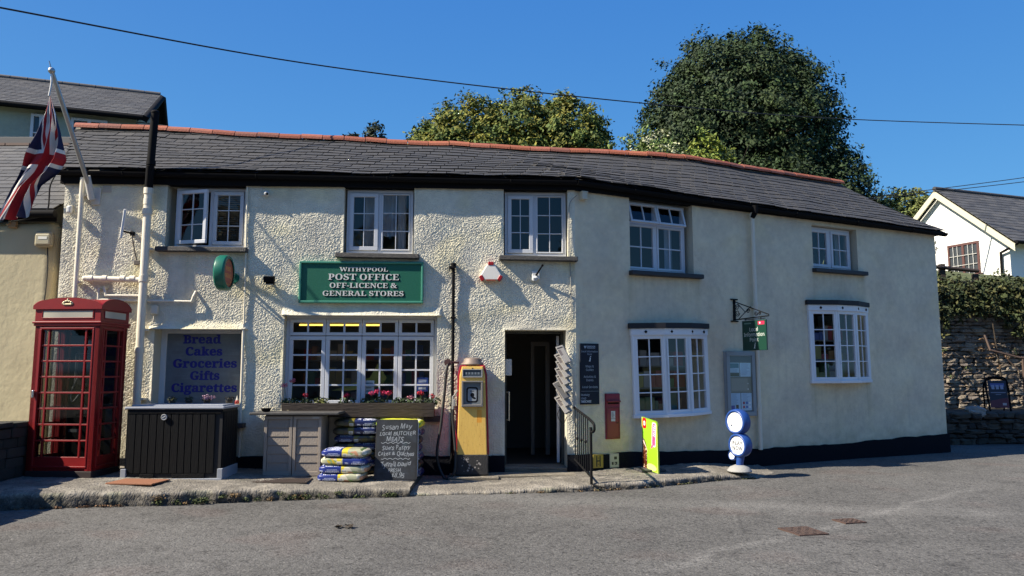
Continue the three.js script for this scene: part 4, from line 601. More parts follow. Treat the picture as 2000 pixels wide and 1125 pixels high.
// ---------- chalkboard ----------
{
  const c = thing('chalkboard', 'black A-board with chalk lettering leaning on the kerb edge in front of the sacks', 'chalkboard', [-1.57, .132, -10.15], 1 * deg);
  const t = canvasTex(700, 1000, (g, w, h) => {
    g.fillStyle = '#171c23'; g.fillRect(0, 0, w, h); const r = rng(3); for (let i = 0; i < 260; i++) { g.fillStyle = `rgba(190,200,215,${.01 + r() * .02})`; g.beginPath(); g.ellipse(r() * w, r() * h, 30 + r() * 120, 10 + r() * 50, r() * 3, 0, 7); g.fill(); }
    const ch = (s, x, y, px, rot = 0, sk = -.12) => { g.save(); g.translate(x, y); g.rotate(rot); g.transform(1, 0, sk, 1, 0, 0); g.lineWidth = 1.6; g.lineJoin = 'round'; g.strokeStyle = '#b4bcc4'; g.font = `400 ${px}px sans-serif`; g.textAlign = 'center'; g.textBaseline = 'middle'; let X = -g.measureText(s).width / 2; g.textAlign = 'left'; for (const q of s) { g.save(); g.translate(X, (r() - .5) * 22); g.rotate((r() - .5) * .3); g.scale(.85 + r() * .3, .85 + r() * .35); g.strokeText(q, 0, 0); g.fillStyle = 'rgba(205,212,218,.45)'; g.fillText(q, 0, 0); g.restore(); X += g.measureText(q).width; } g.restore(); };
    const wav = (x0, x1, y) => { g.strokeStyle = '#b9c1c8'; g.lineWidth = 5; g.beginPath(); for (let x = x0; x < x1; x += 8) g.lineTo(x, y + 9 * sin(x * .07) + (r() - .5) * 5); g.stroke(); };
    ch('Susan May', 350, 110, 108, -.05); ch('Local BUTCHER', 365, 220, 92, -.02); ch('MEATS', 320, 318, 100); wav(80, 600, 385);
    ch('Sue’s Pastry', 350, 470, 92, -.02); ch('Cakes & Quiches', 350, 570, 84); wav(90, 600, 655);
    ch('Tyrrell David', 350, 745, 92, -.04); ch('FRESH', 330, 845, 76, .02); ch('£8.95', 400, 930, 92, -.02);
  });
  const tilt = new THREE.Group(); const L = -.14;
  const pl = part('board', extr((() => { const p = []; const R = (cx, cy, r, a) => { for (let i = 0; i <= 6; i++) { const q = a + i * PI / 12; p.push([cx + r * cos(q), cy + r * sin(q)]); } }; R(.255, .045, .035, -PI / 2); R(.268, .80, .012, 0); R(-.268, .80, .012, PI / 2); R(-.255, .045, .03, PI); return p; })(), .014, .003), M.blackmat, c); pl.rotation.x = L;
  const f = new THREE.PlaneGeometry(.545, .785); f.translate(0, .412, .0185); const fp = part('chalk_lettering', f, print(t, .75), pl);
  part('rim', [tube([[.287, .78, .008], [.287, .05, .008], [.277, .022, .008], [.25, .012, .008], [-.25, .012, .008]], .006, 40, 6)], M.lightgrey, pl);
  part('rear_leg', [rod([-.25, 0, -.42], [-.25, .8, -.13], .015), rod([.25, 0, -.42], [.25, .8, -.13], .015), rod([-.25, .4, -.275], [.25, .4, -.275], .012)], M.blackmat, c);
}
// ---------- window box with geraniums ----------
{
  const b = onWall('window_box', 'long dark timber window box below the shop window', 'window box', WL, 4.46, .94, .0);
  const wm2 = mat([.035, .024, .018], .8, { bumpMap: woodBump, bumpScale: .006 });
  for (const [y0, y1] of [[0, .098], [.102, .20]]) part('board', bb(-1.10, 1.09, y0, y1, .20, .228, .004), wm2, b);
  part('end_board', [bb(-1.10, -1.075, 0, .2, .02, .2), bb(1.065, 1.09, 0, .2, .02, .2), bb(-1.075, 1.065, 0, .03, .02, .2)], wm2, b); part('soil', bb(-1.075, 1.065, .13, .165, .02, .2), mat([.03, .02, .014], 1), b);
}
const leafGeo = (n, seed, R, c, size, opt = {}) => { // small leaf blades through an ellipsoid
  const r = rng(seed), pos = [], col = [], nor = []; for (let i = 0; i < n; i++) {
    const a = r() * 2 * PI, b = Math.acos(2 * r() - 1), q = Math.pow(r(), opt.pw || .45), x = R[0] * q * sin(b) * cos(a), y = R[1] * q * cos(b), z = R[2] * q * sin(b) * sin(a), s = size * (.6 + .8 * r());
    const d = V(x / R[0], y / R[1], z / R[2]).add(V(r() - .5, r() - .2, r() - .5).multiplyScalar(1.6)).normalize(), t = V(r() - .5, r() - .5, r() - .5).cross(d).normalize(), u = d.clone().cross(t), o = V(x, y, z), k = .7 + .6 * r();
    const P = [o.clone().addScaledVector(t, -s), o.clone().addScaledVector(u, -s * .55).addScaledVector(d, s * .15), o.clone().addScaledVector(t, s), o.clone().addScaledVector(u, s * .55).addScaledVector(d, s * .15)];
    for (const j of [0, 1, 2, 0, 2, 3]) { pos.push(P[j].x, P[j].y, P[j].z); nor.push(d.x, d.y, d.z); col.push(c[0] * k, c[1] * k, c[2] * k); }
  }
  const g = new THREE.BufferGeometry(); g.setAttribute('position', new THREE.Float32BufferAttribute(pos, 3)); g.setAttribute('normal', new THREE.Float32BufferAttribute(nor, 3)); g.setAttribute('uv', new THREE.Float32BufferAttribute(new Float32Array(pos.length / 3 * 2), 2)); g.setAttribute('color', new THREE.Float32BufferAttribute(col, 3)); return g;
};
{
  const r = rng(91), plants = [['pink geranium at the left end of the window box', .10, [.45, .12, .18], 1, .30], ['deep red geranium second from the left in the window box', .33, [.42, .01, .03], 1, .18], ['yellow green trailing plant without blooms in the window box', .55, null, 0, .1], ['bright red geranium in front of the second light of the shop window', .93, [.5, .01, .05], 1, .17], ['dark leafy geranium without blooms near the middle of the window box', 1.25, null, 2, .1], ['large magenta geranium with several heads in the middle of the window box', 1.43, [.45, .02, .09], 3, .2], ['dark low geranium right of the magenta one', 1.72, null, 2, .1], ['small pale pink geranium in front of the last light', 1.88, [.5, .2, .26], 1, .16], ['red geranium beside pale leaves near the right end of the window box', 2.03, [.42, .01, .03], 1, .18], ['dark red geranium hanging over the right end of the window box', 2.2, [.35, .01, .03], 1, .16]];
  plants.forEach(([label, u, c, heads, h], i) => {
    const p = onWall('geranium', label, 'plant', WL, 3.36 + u * .98, 1.105, .12, 0, 'plants in the window box');
    part('foliage', leafGeo(150, 100 + i, [.14, .075, .085], heads === 0 ? [.16, .17, .04] : [.035, .06, .02], .024), M.leaf, p, 'stuff').position.y = .045;
    if (c) { const hd = []; const n = heads === 3 ? 4 : heads; for (let k = 0; k < n + (i === 0 ? 1 : 0); k++) { const x = n > 1 ? (k - 1.5) * .085 : (i === 0 ? (k - .7) * .12 : 0), y = h - .02 + (r() - .5) * .05 - (i === 0 ? k * -.06 : 0), z = .03 + r() * .03; const f = leafGeo(60, 200 + i * 7 + k, [.05, .035, .05], c, .013); f.translate(x, y, z); hd.push(f); part('stem', rod([x * .5, 0, z * .5], [x, y, z], .004, .003, 5), mat([.06, .09, .03], .7), p); } part('flower_head', hd, M.leaf, p); }
  });
  [['small dark plant on the sill behind the storage box, leftmost', -5.02, [.05, .06, .025], null], ['pale pink flowered plant behind the storage box in front of the lettered board', -4.52, [.05, .06, .03], [.42, .26, .36]], ['leafy dark plant just left of the pink one behind the storage box', -4.78, [.05, .06, .03], null], ['little dark plant right of the pink one behind the storage box', -4.2, [.03, .03, .03], null]].forEach(([label, x, c, fl], i) => {
    const q0 = wp(WL, x + 6.72, 1.12, -.07), p = thing('potted_plant', label, 'plant', T(q0), 0, 'little plants behind the storage box lid'); part('pot', new THREE.LatheGeometry([[.001, 0], [.04, 0], [.05, .05], [.045, .05]].map(q => new THREE.Vector2(...q)), 14), M.dark, p);
    part('foliage', leafGeo(70, 300 + i, [.075, .04, .05], c, .016), M.leaf, p, 'stuff').position.y = .075; if (fl) { const f = leafGeo(160, 320, [.11, .045, .06], fl, .014); f.translate(.02, .10, .02); part('flower_head', f, M.leaf, p); }
  });
  const gn = thing('garden_gnome', 'tiny red and white ornament on the sill at the right end of the lettered board', 'ornament', T(wp(WL, 2.64, 1.12, -.05))); part('body', [new THREE.LatheGeometry([[.001, 0], [.03, 0], [.028, .04], [.015, .06], [.001, .06]].map(q => new THREE.Vector2(...q)), 12)], mat([.3, .03, .03], .5), gn); part('hat', cyl(.001, .018, .07, 10, 0, .09, 0), M.white, gn);
}
// ---------- mats and covers ----------
{
  const g = thing('boot_scraper_grate', 'ribbed dark grate lying on the pavement in front of the cabinet', 'grate', [-3.04, .152, -9.98], 1.5 * deg); const sl = bx(.018, .014, .34, 0, 0, 0);
  part('frame', ring(-.40, .36, -.18, .18, .015).map(q => bb(q[0], q[1], 0, .014, q[2], q[3])), mat([.06, .045, .035], .7), g); for (let i = 0; i < 24; i++) part('slat', sl, mat([.07, .05, .04], .7), g).position.set(-.375 + i * .031, .009, 0);
  const c = part('inspection_cover', [rb(.62, .02, .40, .006, 0, 0, 0)], mat([.24, .10, .05], .8, { bumpMap: bumpFine, bumpScale: .003 }), null); c.position.set(-4.72, paveH(-4.72, -9.52) + .012, -9.53); c.rotation.y = -.12; tag(c, 'rust brown metal cover set in the pavement before the storage box', 'cover');
}
// ---------- petrol pump ----------
{
  const p = thing('petrol_pump', 'old yellow and red petrol pump with dial and hose left of the shop door', 'petrol pump', [-.575, .125, -10.78], 3 * deg);
  const yw = canvasTex(256, 768, (g, w, h) => { g.fillStyle = '#dfb85f'; g.fillRect(0, 0, w, h); const r = rng(14); for (let i = 0; i < 900; i++) { g.fillStyle = ['rgba(120,70,20,.05)', 'rgba(255,225,150,.06)', 'rgba(90,50,15,.05)'][i % 3]; const y = r() * h; g.fillRect(r() * w, y, 1 + r() * 5, 4 + r() * 70); } for (let i = 0; i < 60; i++) { g.fillStyle = `rgba(90,45,15,${.15 + r() * .3})`; g.beginPath(); g.ellipse(r() * w, h * (.5 + r() * .5), 1 + r() * 3, 1 + r() * 3, 0, 0, 7); g.fill(); } g.strokeStyle = 'rgba(90,45,10,.35)'; g.lineWidth = 3; g.beginPath(); g.moveTo(170, 330); g.lineTo(172, 520); g.stroke(); g.fillStyle = 'rgba(225,130,20,.5)'; g.fillRect(168, 380, 40, 110); });
  const ym = print(yw, .45), rd = mat([.30, .012, .03], .45), prof = (w0, w1, y0, y1, yt) => [[-w0, y0], [w0, y0], [w1, y1 - .12], [w1 - .03, y1], [-w1 + .03, y1], [-w1, y1 - .12]];
  part('casing', [extr(prof(.24, .205, .29, 1.555), .30, .008)], rd, p).position.z = -.32;
  const fp = extr(prof(.205, .172, .29, 1.53), .03, .012); { const q = fp.attributes.position, u = fp.attributes.uv; for (let i = 0; i < q.count; i++) u.setXY(i, (q.getX(i) + .22) / .44, (q.getY(i) - .28) / 1.27); } const fr = part('front_panel', fp, ym, p); fr.position.z = -.005;
  const bk = mat([.016, .016, .018], .6, { bumpMap: bumpFine, bumpScale: .006 });
  part('base', [rb(.47, .29, .36, .015, 0, .145, -.13)], bk, p);
  const rr = rng(8), ch = []; for (let i = 0; i < 26; i++) { const a = rr() * 6, s = .004 + rr() * .014; ch.push(at(new THREE.CircleGeometry(s, 5), -.15 + rr() * .3, .05 + rr() * .2, .0515, 0, 0, a)); } part('paint_chip', ch, mat([.32, .29, .27], .8), p, 'stuff');
  part('step', [rb(.72, .09, .55, .02, .03, -.055, -.1)], M_paveStep(), p);
  part('cap', [new THREE.LatheGeometry([[.001, .12], [.09, .118], [.125, .10], [.135, .05], [.165, .035], [.17, 0], [.001, 0]].map(q => new THREE.Vector2(...q)), 28)], mat([.22, .17, .14], .6, { metalness: .3 }), p).position.set(-.0, 1.555, -.15);
  part('price_window', [...ring(-.145, .145, 1.385, 1.505, .012).map(q => bb(q[0], q[1], q[2], q[3], .03, .055, .003))], M.grey, p);
  const dt = canvasTex(256, 100, (g, w, h) => { g.fillStyle = '#4b5560'; g.fillRect(0, 0, w, h); g.fillStyle = '#2c343c'; g.fillRect(16, 22, w - 32, h - 44); for (let i = 0; i < 5; i++) { g.fillStyle = '#59636d'; g.fillRect(24 + i * 43, 30, 34, 40); txt(g, '0', 41 + i * 43, 50, '700 34px sans-serif', '#8a949c'); } }); { const q = new THREE.PlaneGeometry(.266, .098); q.translate(0, 1.445, .045); part('counter', q, print(dt, .2), p); }
  part('dial_frame', [...ring(-.155, .155, .965, 1.335, .03, .035, .022).map(q => bb(q[0], q[1], q[2], q[3], .03, .085, .008))], mat([.20, .19, .18], .5, { metalness: .3 }), p);
  const d2 = canvasTex(256, 300, (g, w, h) => { g.fillStyle = '#6d7478'; g.fillRect(0, 0, w, h); g.fillStyle = '#15171a'; g.beginPath(); g.roundRect(40, 62, 172, 210, 34); g.fill(); g.fillStyle = '#8d949a'; g.beginPath(); g.roundRect(62, 84, 128, 166, 24); g.fill(); g.fillStyle = '#15171a'; g.beginPath(); g.arc(128, 170, 30, 0, 7); g.fill(); g.beginPath(); g.ellipse(150, 208, 34, 14, .4, 0, 7); g.fill(); for (let i = 0; i < 8; i++) g.fillRect(205, 110 + i * 18, 14, 6); g.fillStyle = '#3c4248'; g.fillRect(98, 112, 60, 12); }); { const q = new THREE.PlaneGeometry(.25, .32); q.translate(0, 1.155, .05); part('dial', q, print(d2, .15), p); }
  part('bolt', sph(.009, 0, 1.515, .04), M.black, p);
  part('hose', [tube([[-.345, 1.62, -.1], [-.375, 1.50, -.08], [-.40, 1.2, -.06], [-.45, .7, -.03], [-.50, .30, 0], [-.46, .1, .02], [-.36, -.04, .10], [-.26, .03, .12], [-.235, .25, .08], [-.255, .55, .03], [-.28, .8, .0], [-.275, .95, .0]], .021, 90, 10)], M.rubber, p);
  part('nozzle', [rod([-.275, .93, 0], [-.275, 1.12, .0], .024, .02, 10), rod([-.275, 1.1, 0], [-.21, 1.20, .02], .013, .012, 8), rb(.03, .10, .03, .008, -.255, 1.02, .02)], mat([.35, .34, .32], .4, { metalness: .5 }), p);
  part('hose_arm', [rod([-.20, 1.60, -.15], [-.345, 1.61, -.11], .015, .015, 8), cyl(.055, .055, .04, 16, -.36, 1.6, -.1, PI / 2), cyl(.02, .02, .07, 10, -.36, 1.6, -.1, PI / 2)], mat([.10, .05, .045], .6, { metalness: .3 }), p);
  const v = onWall('vent_pole', 'tall thin black vent pipe standing against the wall beside the petrol pump', 'pipe', WL, 5.81, 0, 0); part('pipe', [rod([0, .05, .045], [0, 3.16, .045], .024, .024, 12), rod([-.0, 1.6, .045], [0, 1.65, .045], .032, .032, 12)], M.black, v); part('cap', [cyl(.04, .036, .07, 12, 0, 3.19, .05), cyl(.028, .028, .09, 10, -.02, 3.155, .06, 0, 0, PI / 2)], M.black, v); part('clip', [rb(.08, .025, .07, .006, 0, 2.4, .035), rb(.08, .025, .07, .006, 0, 1.1, .035)], M.black, v);
}
// ---------- newspapers by the door ----------
{
  const rk = onWall('newspaper_rack', 'black wire newspaper rack fixed to the right door jamb', 'rack', WL, 7.47, .95, .06);
  part('wire', [rod([-.06, .1, 0], [-.06, 1.0, 0], .006), rod([.03, .02, .02], [.03, 1.0, .02], .006), ...[0, 1, 2, 3, 4, 5, 6, 7].flatMap(i => [rod([-.10, .12 + i * .105, .06], [.06, .06 + i * .105, .08], .004), rod([.03, .06 + i * .105, .02], [.05, .06 + i * .105, .16], .004)]), tube([[-.06, .1, 0], [-.10, .0, .05], [-.02, -.12, .06], [.04, -.02, .05]], .005)], M.black, rk);
  const nt = canvasTex(256, 360, (g, w, h) => { g.fillStyle = '#a5a19a'; g.fillRect(0, 0, w, h); const r = rng(4); g.fillStyle = '#38363a'; g.fillRect(14, 12, 228, 34); for (let c = 0; c < 4; c++) for (let y = 60; y < h - 10; y += 7) if (!(c < 2 && y < 200)) { g.fillStyle = 'rgba(60,58,60,.55)'; g.fillRect(14 + c * 58, y, 50 * (.7 + .3 * r()), 2.5); } g.fillStyle = '#6b6463'; g.fillRect(14, 60, 108, 136); });
  const ny = print(nt, .8, { side: THREE.DoubleSide }), r = rng(9); const names = ['lowest newspaper in the rack by the door', 'second newspaper up in the rack', 'third newspaper up, with a dark front page', 'fourth newspaper up in the rack', 'fifth newspaper up in the rack', 'sixth newspaper up in the rack', 'second newspaper from the top of the rack', 'topmost newspaper in the rack, catching the sun'];
  names.forEach((l, i) => { const n = onWall('newspaper', l, 'newspaper', WL, 7.455 + (i % 2) * .012 - .02 * (i === 2), 1.11 + i * .105, .125, .52 - (r() - .5) * .16, 'newspapers in the rack by the door'); const pg = [rb(.125, .31, .016, .007, 0, .0, 0, -.35, .35), rb(.115, .30, .014, .006, -.006, .008, .014, -.4, .38)]; part('pages', pg, paper, n); const q = new THREE.PlaneGeometry(.108, .28); part('front_page', q, i === 2 ? mat([.10, .10, .10], .7) : ny, n).applyMatrix4(MX(-.006, .008, .0232, -.4, .38)); });
}
// ---------- railing beside the door ----------
{
  const a = V(.93, 0, -11.16), b = V(1.075, 0, -10.21), l = thing('handrail', 'black iron railing running out from the wall beside the door', 'railing', T(b)); const q = t => a.clone().lerp(b, t).sub(b); const pt = (t, y) => { const v = q(t); return [v.x, y, v.z]; };
  part('post', [rod(pt(1, .05), pt(1, .84), .02, .02, 10), rod(pt(1, .08), [.12, .06, .16], .012, .012, 8)], M.iron, l);
  part('top_rail', [rod(pt(0, 1.06), pt(.9, .95), .019, .019, 8), tube([pt(.9, .95), pt(1.0, .93), [.035, .88, .09], [.035, .80, .09], [.005, .78, .04], [.0, .83, .03]], .019, 24, 8)], M.iron, l);
  part('bottom_rail', rod(pt(.0, .30), pt(1, .17), .013, .013, 8), M.iron, l);
  for (let i = 0; i < 7; i++) { const t = .06 + i * .128; part('baluster', [rod(pt(t, .295 - .125 * t), pt(t, 1.05 - .12 * t), .0085, .0085, 6), ...(i % 2 ? [sph(.018, ...pt(t, .62), 1.6, 8)] : [])], M.iron, l); }
}
// ---------- things on the right wing ----------
{ const s = onWall('eaves_box', 'small cream box under the eaves just right of the third upper window', 'box', WR, .13, 4.30, 0); part('case', rb(.10, .12, .1, .012, 0, 0, .05), M.cream, s); part('lid', rb(.11, .02, .11, .006, 0, .06, .052), M.cream, s); }
const plate = (o, name, t, w, h, z, rough = .45, emi) => { const g = new THREE.PlaneGeometry(w, h); g.translate(0, 0, z); return part(name, g, print(t, rough), o); };
{
  const s = onWall('info_panel', 'tall dark blue information panel on the wall right of the door', 'sign', WR, .225, 1.56, .015);
  part('board', bb(-.168, .168, -.46, .46, -.01, .008, .003), mat([.012, .018, .032], .9), s);
  plate(s, 'lettering', canvasTex(384, 1040, (g, w, h) => { g.fillStyle = '#18202c'; g.fillRect(0, 0, w, h); const c = '#a9b4bd'; g.fillStyle = c; g.beginPath(); g.moveTo(70, 34); g.lineTo(126, 34); g.lineTo(98, 84); g.fill(); txt(g, 'EXMOOR', 222, 46, '700 44px sans-serif', c); g.fillStyle = c; g.fillRect(140, 70, 170, 7); txt(g, 'Local Information', w / 2, 130, '400 44px sans-serif', c, 'center', 366); txt(g, 'Point', w / 2, 178, '400 42px sans-serif', c); txt(g, 'i', w / 2, 262, 'italic 700 120px serif', '#d5dade'); txt(g, 'Maps &', w / 2, 390, '400 52px sans-serif', c); txt(g, 'Guides', w / 2, 450, '400 52px sans-serif', c); txt(g, 'Activities &', w / 2, 570, '400 52px sans-serif', c); txt(g, 'Events', w / 2, 630, '400 52px sans-serif', c); txt(g, 'Local Services', w / 2, 748, '400 52px sans-serif', c, 'center', 372); g.fillStyle = '#8e989f'; g.fillRect(8, 818, w - 16, 4); g.save(); g.transform(1, 0, -.15, 1, 150, 0); txt(g, 'Takeaway', 40, 880, '400 58px sans-serif', c); txt(g, 'soup', 40, 938, '400 58px sans-serif', c); txt(g, 'SANDWICHES', 50, 996, '700 54px sans-serif', '#c9d0d6', 'center', 330); g.restore(); }), .325, .905, .0095, .9);
}
{
  const s = onWall('wall_post_box', 'red post box built into the wall beside the information panel', 'post box', WR, .63, .915, .0);
  part('front', [rb(.26, .69, .06, .008, 0, 0, .0), bb(-.125, .125, .175, .335, .028, .04, .004)], mat([.21, .006, .03], .45), s);
  part('aperture', [bb(-.10, .10, .185, .215, .038, .043)], M.black, s); part('hood', rb(.25, .03, .05, .01, 0, .225, .045), mat([.2, .008, .02], .4), s);
  plate(s, 'collection_plate', canvasTex(96, 200, (g, w, h) => { g.fillStyle = '#b9bcc0'; g.fillRect(0, 0, w, h); g.fillStyle = '#3a3d44'; for (let i = 0; i < 7; i++) g.fillRect(12, 26 + i * 15, 40 + (i * 37) % 30, 6); g.fillStyle = '#2a2d33'; g.fillRect(0, 138, w, 8); }), .075, .155, .033); part('door_rim', ring(-.115, .115, -.33, .13, .012).map(q => bb(q[0], q[1], q[2], q[3], .03, .036, .002)), mat([.14, .005, .014], .4), s); part('key_plate', cyl(.014, .014, .012, 12, .08, -.1, .035, PI / 2), mat([.1, .01, .015], .4), s);
}
{
  const s = onWall('hydrant_plate', 'yellow hydrant plate with a black H on the plinth', 'sign', WR, .34, .255, .03); part('plate', rb(.18, .2, .02, .004, 0, 0, .01), mat([.33, .25, .05], .6), s);
  plate(s, 'lettering', canvasTex(128, 140, (g, w, h) => { g.fillStyle = '#9c8130'; g.fillRect(0, 0, w, h); g.fillStyle = '#1c1a14'; g.fillRect(34, 10, 16, 120); g.fillRect(80, 10, 16, 120); g.fillRect(34, 60, 60, 14); txt(g, '2', 65, 36, '700 26px sans-serif', '#1c1a14'); txt(g, '4', 65, 106, '700 26px sans-serif', '#1c1a14'); }), .165, .185, .0215);
  const s2 = onWall('valve_plate', 'whitish marker plate with dark squares on the plinth beside the hydrant plate', 'sign', WR, .63, .25, .03); part('plate', rb(.165, .21, .02, .004, 0, 0, .01), mat([.42, .41, .36], .6), s2);
  plate(s2, 'lettering', canvasTex(128, 160, (g, w, h) => { g.fillStyle = '#b5b2a4'; g.fillRect(0, 0, w, h); g.fillStyle = '#26262a'; g.fillRect(58, 30, 44, 36); g.fillRect(20, 96, 30, 36); g.fillRect(66, 96, 40, 36); g.fillStyle = '#b5b2a4'; g.fillRect(74, 108, 12, 12); }), .15, .19, .0215);
}
{
  const s = onWall('notice_board', 'grey framed glazed notice board with papers beside the right downpipe', 'notice board', WR, 3.19, 1.39, .0);
  part('cabinet', bb(-.315, .315, -.54, .54, 0, .055, .006), mat([.30, .33, .36], .5), s);
  part('frame', ring(-.318, .318, -.543, .543, .075).map(q => bb(q[0], q[1], q[2], q[3], .055, .085, .006)), mat([.24, .265, .29], .45, { metalness: .3 }), s);
  plate(s, 'papers', canvasTex(512, 960, (g, w, h) => { g.fillStyle = '#59645f'; g.fillRect(0, 0, w, h); const r = rng(12); const sheet = (x, y, W, H, c) => { g.fillStyle = c; g.fillRect(x, y, W, H); g.fillStyle = 'rgba(60,90,120,.55)'; for (let i = 0; i < H / 16 - 2; i++) g.fillRect(x + W * .1, y + 14 + i * 16, W * (.4 + .4 * r()), 5); }; g.fillStyle = '#3d4a50'; g.fillRect(0, 0, w, 110); sheet(10, 120, 225, 240, '#a5c2cb'); sheet(250, 120, 250, 240, '#b3cfdb'); g.fillStyle = '#2d6a74'; g.fillRect(16, 130, 205, 80); g.fillStyle = '#4a5e56'; g.fillRect(16, 290, 210, 64); g.fillStyle = '#7b827a'; g.fillRect(6, 370, 500, 260); g.fillStyle = '#8d928a'; g.fillRect(40, 390, 380, 210); g.fillStyle = '#d0d6d4'; g.fillRect(415, 470, 18, 18); g.fillRect(415, 560, 18, 30); sheet(10, 640, 230, 300, '#9cc0d4'); sheet(255, 640, 245, 300, '#a9c9da'); g.fillStyle = '#31509a'; g.fillRect(20, 850, 80, 76); g.fillStyle = '#3d4436'; g.fillRect(130, 840, 60, 84); for (let i = 0; i < 6; i++) { g.fillStyle = ['#9c3f52', '#3b6bb0', '#d8e2ea'][i % 3]; g.fillRect(290 + (i % 3) * 70, 790 + floor(i / 3) * 70, 46, 40); } }), .485, .935, .058, .8);
  const gl = new THREE.PlaneGeometry(.49, .94); gl.translate(0, 0, .075); part('pane', gl, mGlass, s);
}
{ // hanging sign on a wrought iron bracket
  const s = onWall('information_hanging_sign', 'dark green hanging sign reading Local Information Point on a wrought iron bracket', 'hanging sign', WR, 3.14, 2.18, .0);
  const ir = M.iron, br = part('bracket', [bb(-.02, .02, .28, .64, .0, .03), bb(-.075, .075, .63, .65, 0, .03), bb(-.075, .075, .255, .275, 0, .03), rod([0, .60, .03], [0, .33, .80], .009, .009, 6), rod([0, .29, .03], [0, .31, .80], .010, .010, 6), rod([0, .30, .12], [0, .49, .40], .007, .007, 6), rod([0, .56, .10], [0, .40, .28], .007, .007, 6)], ir, s);
  const scr = (cy, cz, r0, dir, turns = 1.6) => { const p = []; for (let i = 0; i <= 26; i++) { const a = i / 26 * turns * 2 * PI, r = r0 * (1 - .72 * i / 26); p.push([0, cy + r * sin(a) * dir, cz + r * cos(a)]); } return tube(p, .006, 48, 5); };
  part('scroll', [scr(.50, .085, .05, 1), scr(.40, .09, .055, -1), scr(.42, .34, .04, 1), scr(.365, .52, .04, -1), scr(.36, .60, .03, 1)], ir, br);
  part('hook', [rod([0, .30, .28], [0, .26, .28], .008, .008, 6), rod([0, .30, .62], [0, .26, .62], .008, .008, 6), rod([0, .275, .24], [0, .275, .72], .006, .006, 6)], ir, s);
  part('panel', bb(-.012, .012, -.24, .255, .20, .74, .004), mat([.01, .04, .03], .4), s);
  const t = canvasTex(512, 470, (g, w, h) => { g.fillStyle = '#123b2e'; g.fillRect(0, 0, w, h); g.fillStyle = '#b52a4c'; g.fillRect(345, 14, 140, 58); g.fillStyle = '#e8cdd4'; g.fillRect(372, 28, 30, 28); g.fillStyle = '#6b8a7d'; g.fillRect(46, 30, 150, 20); const c = '#d8ddd6'; txt(g, 'Local', 250, 140, '400 84px sans-serif', c); txt(g, 'Information', 256, 222, '400 84px sans-serif', c, 'center', 450); txt(g, 'Point', 250, 304, '400 84px sans-serif', c); txt(g, 'i', 256, 402, 'italic 700 116px serif', c); });
  for (const k of [-1, 1]) { const q = new THREE.PlaneGeometry(.53, .485); q.rotateY(k * PI / 2); q.translate(k * .0135, .0075, .47); part('lettering', q, print(t, .4), s); }
}
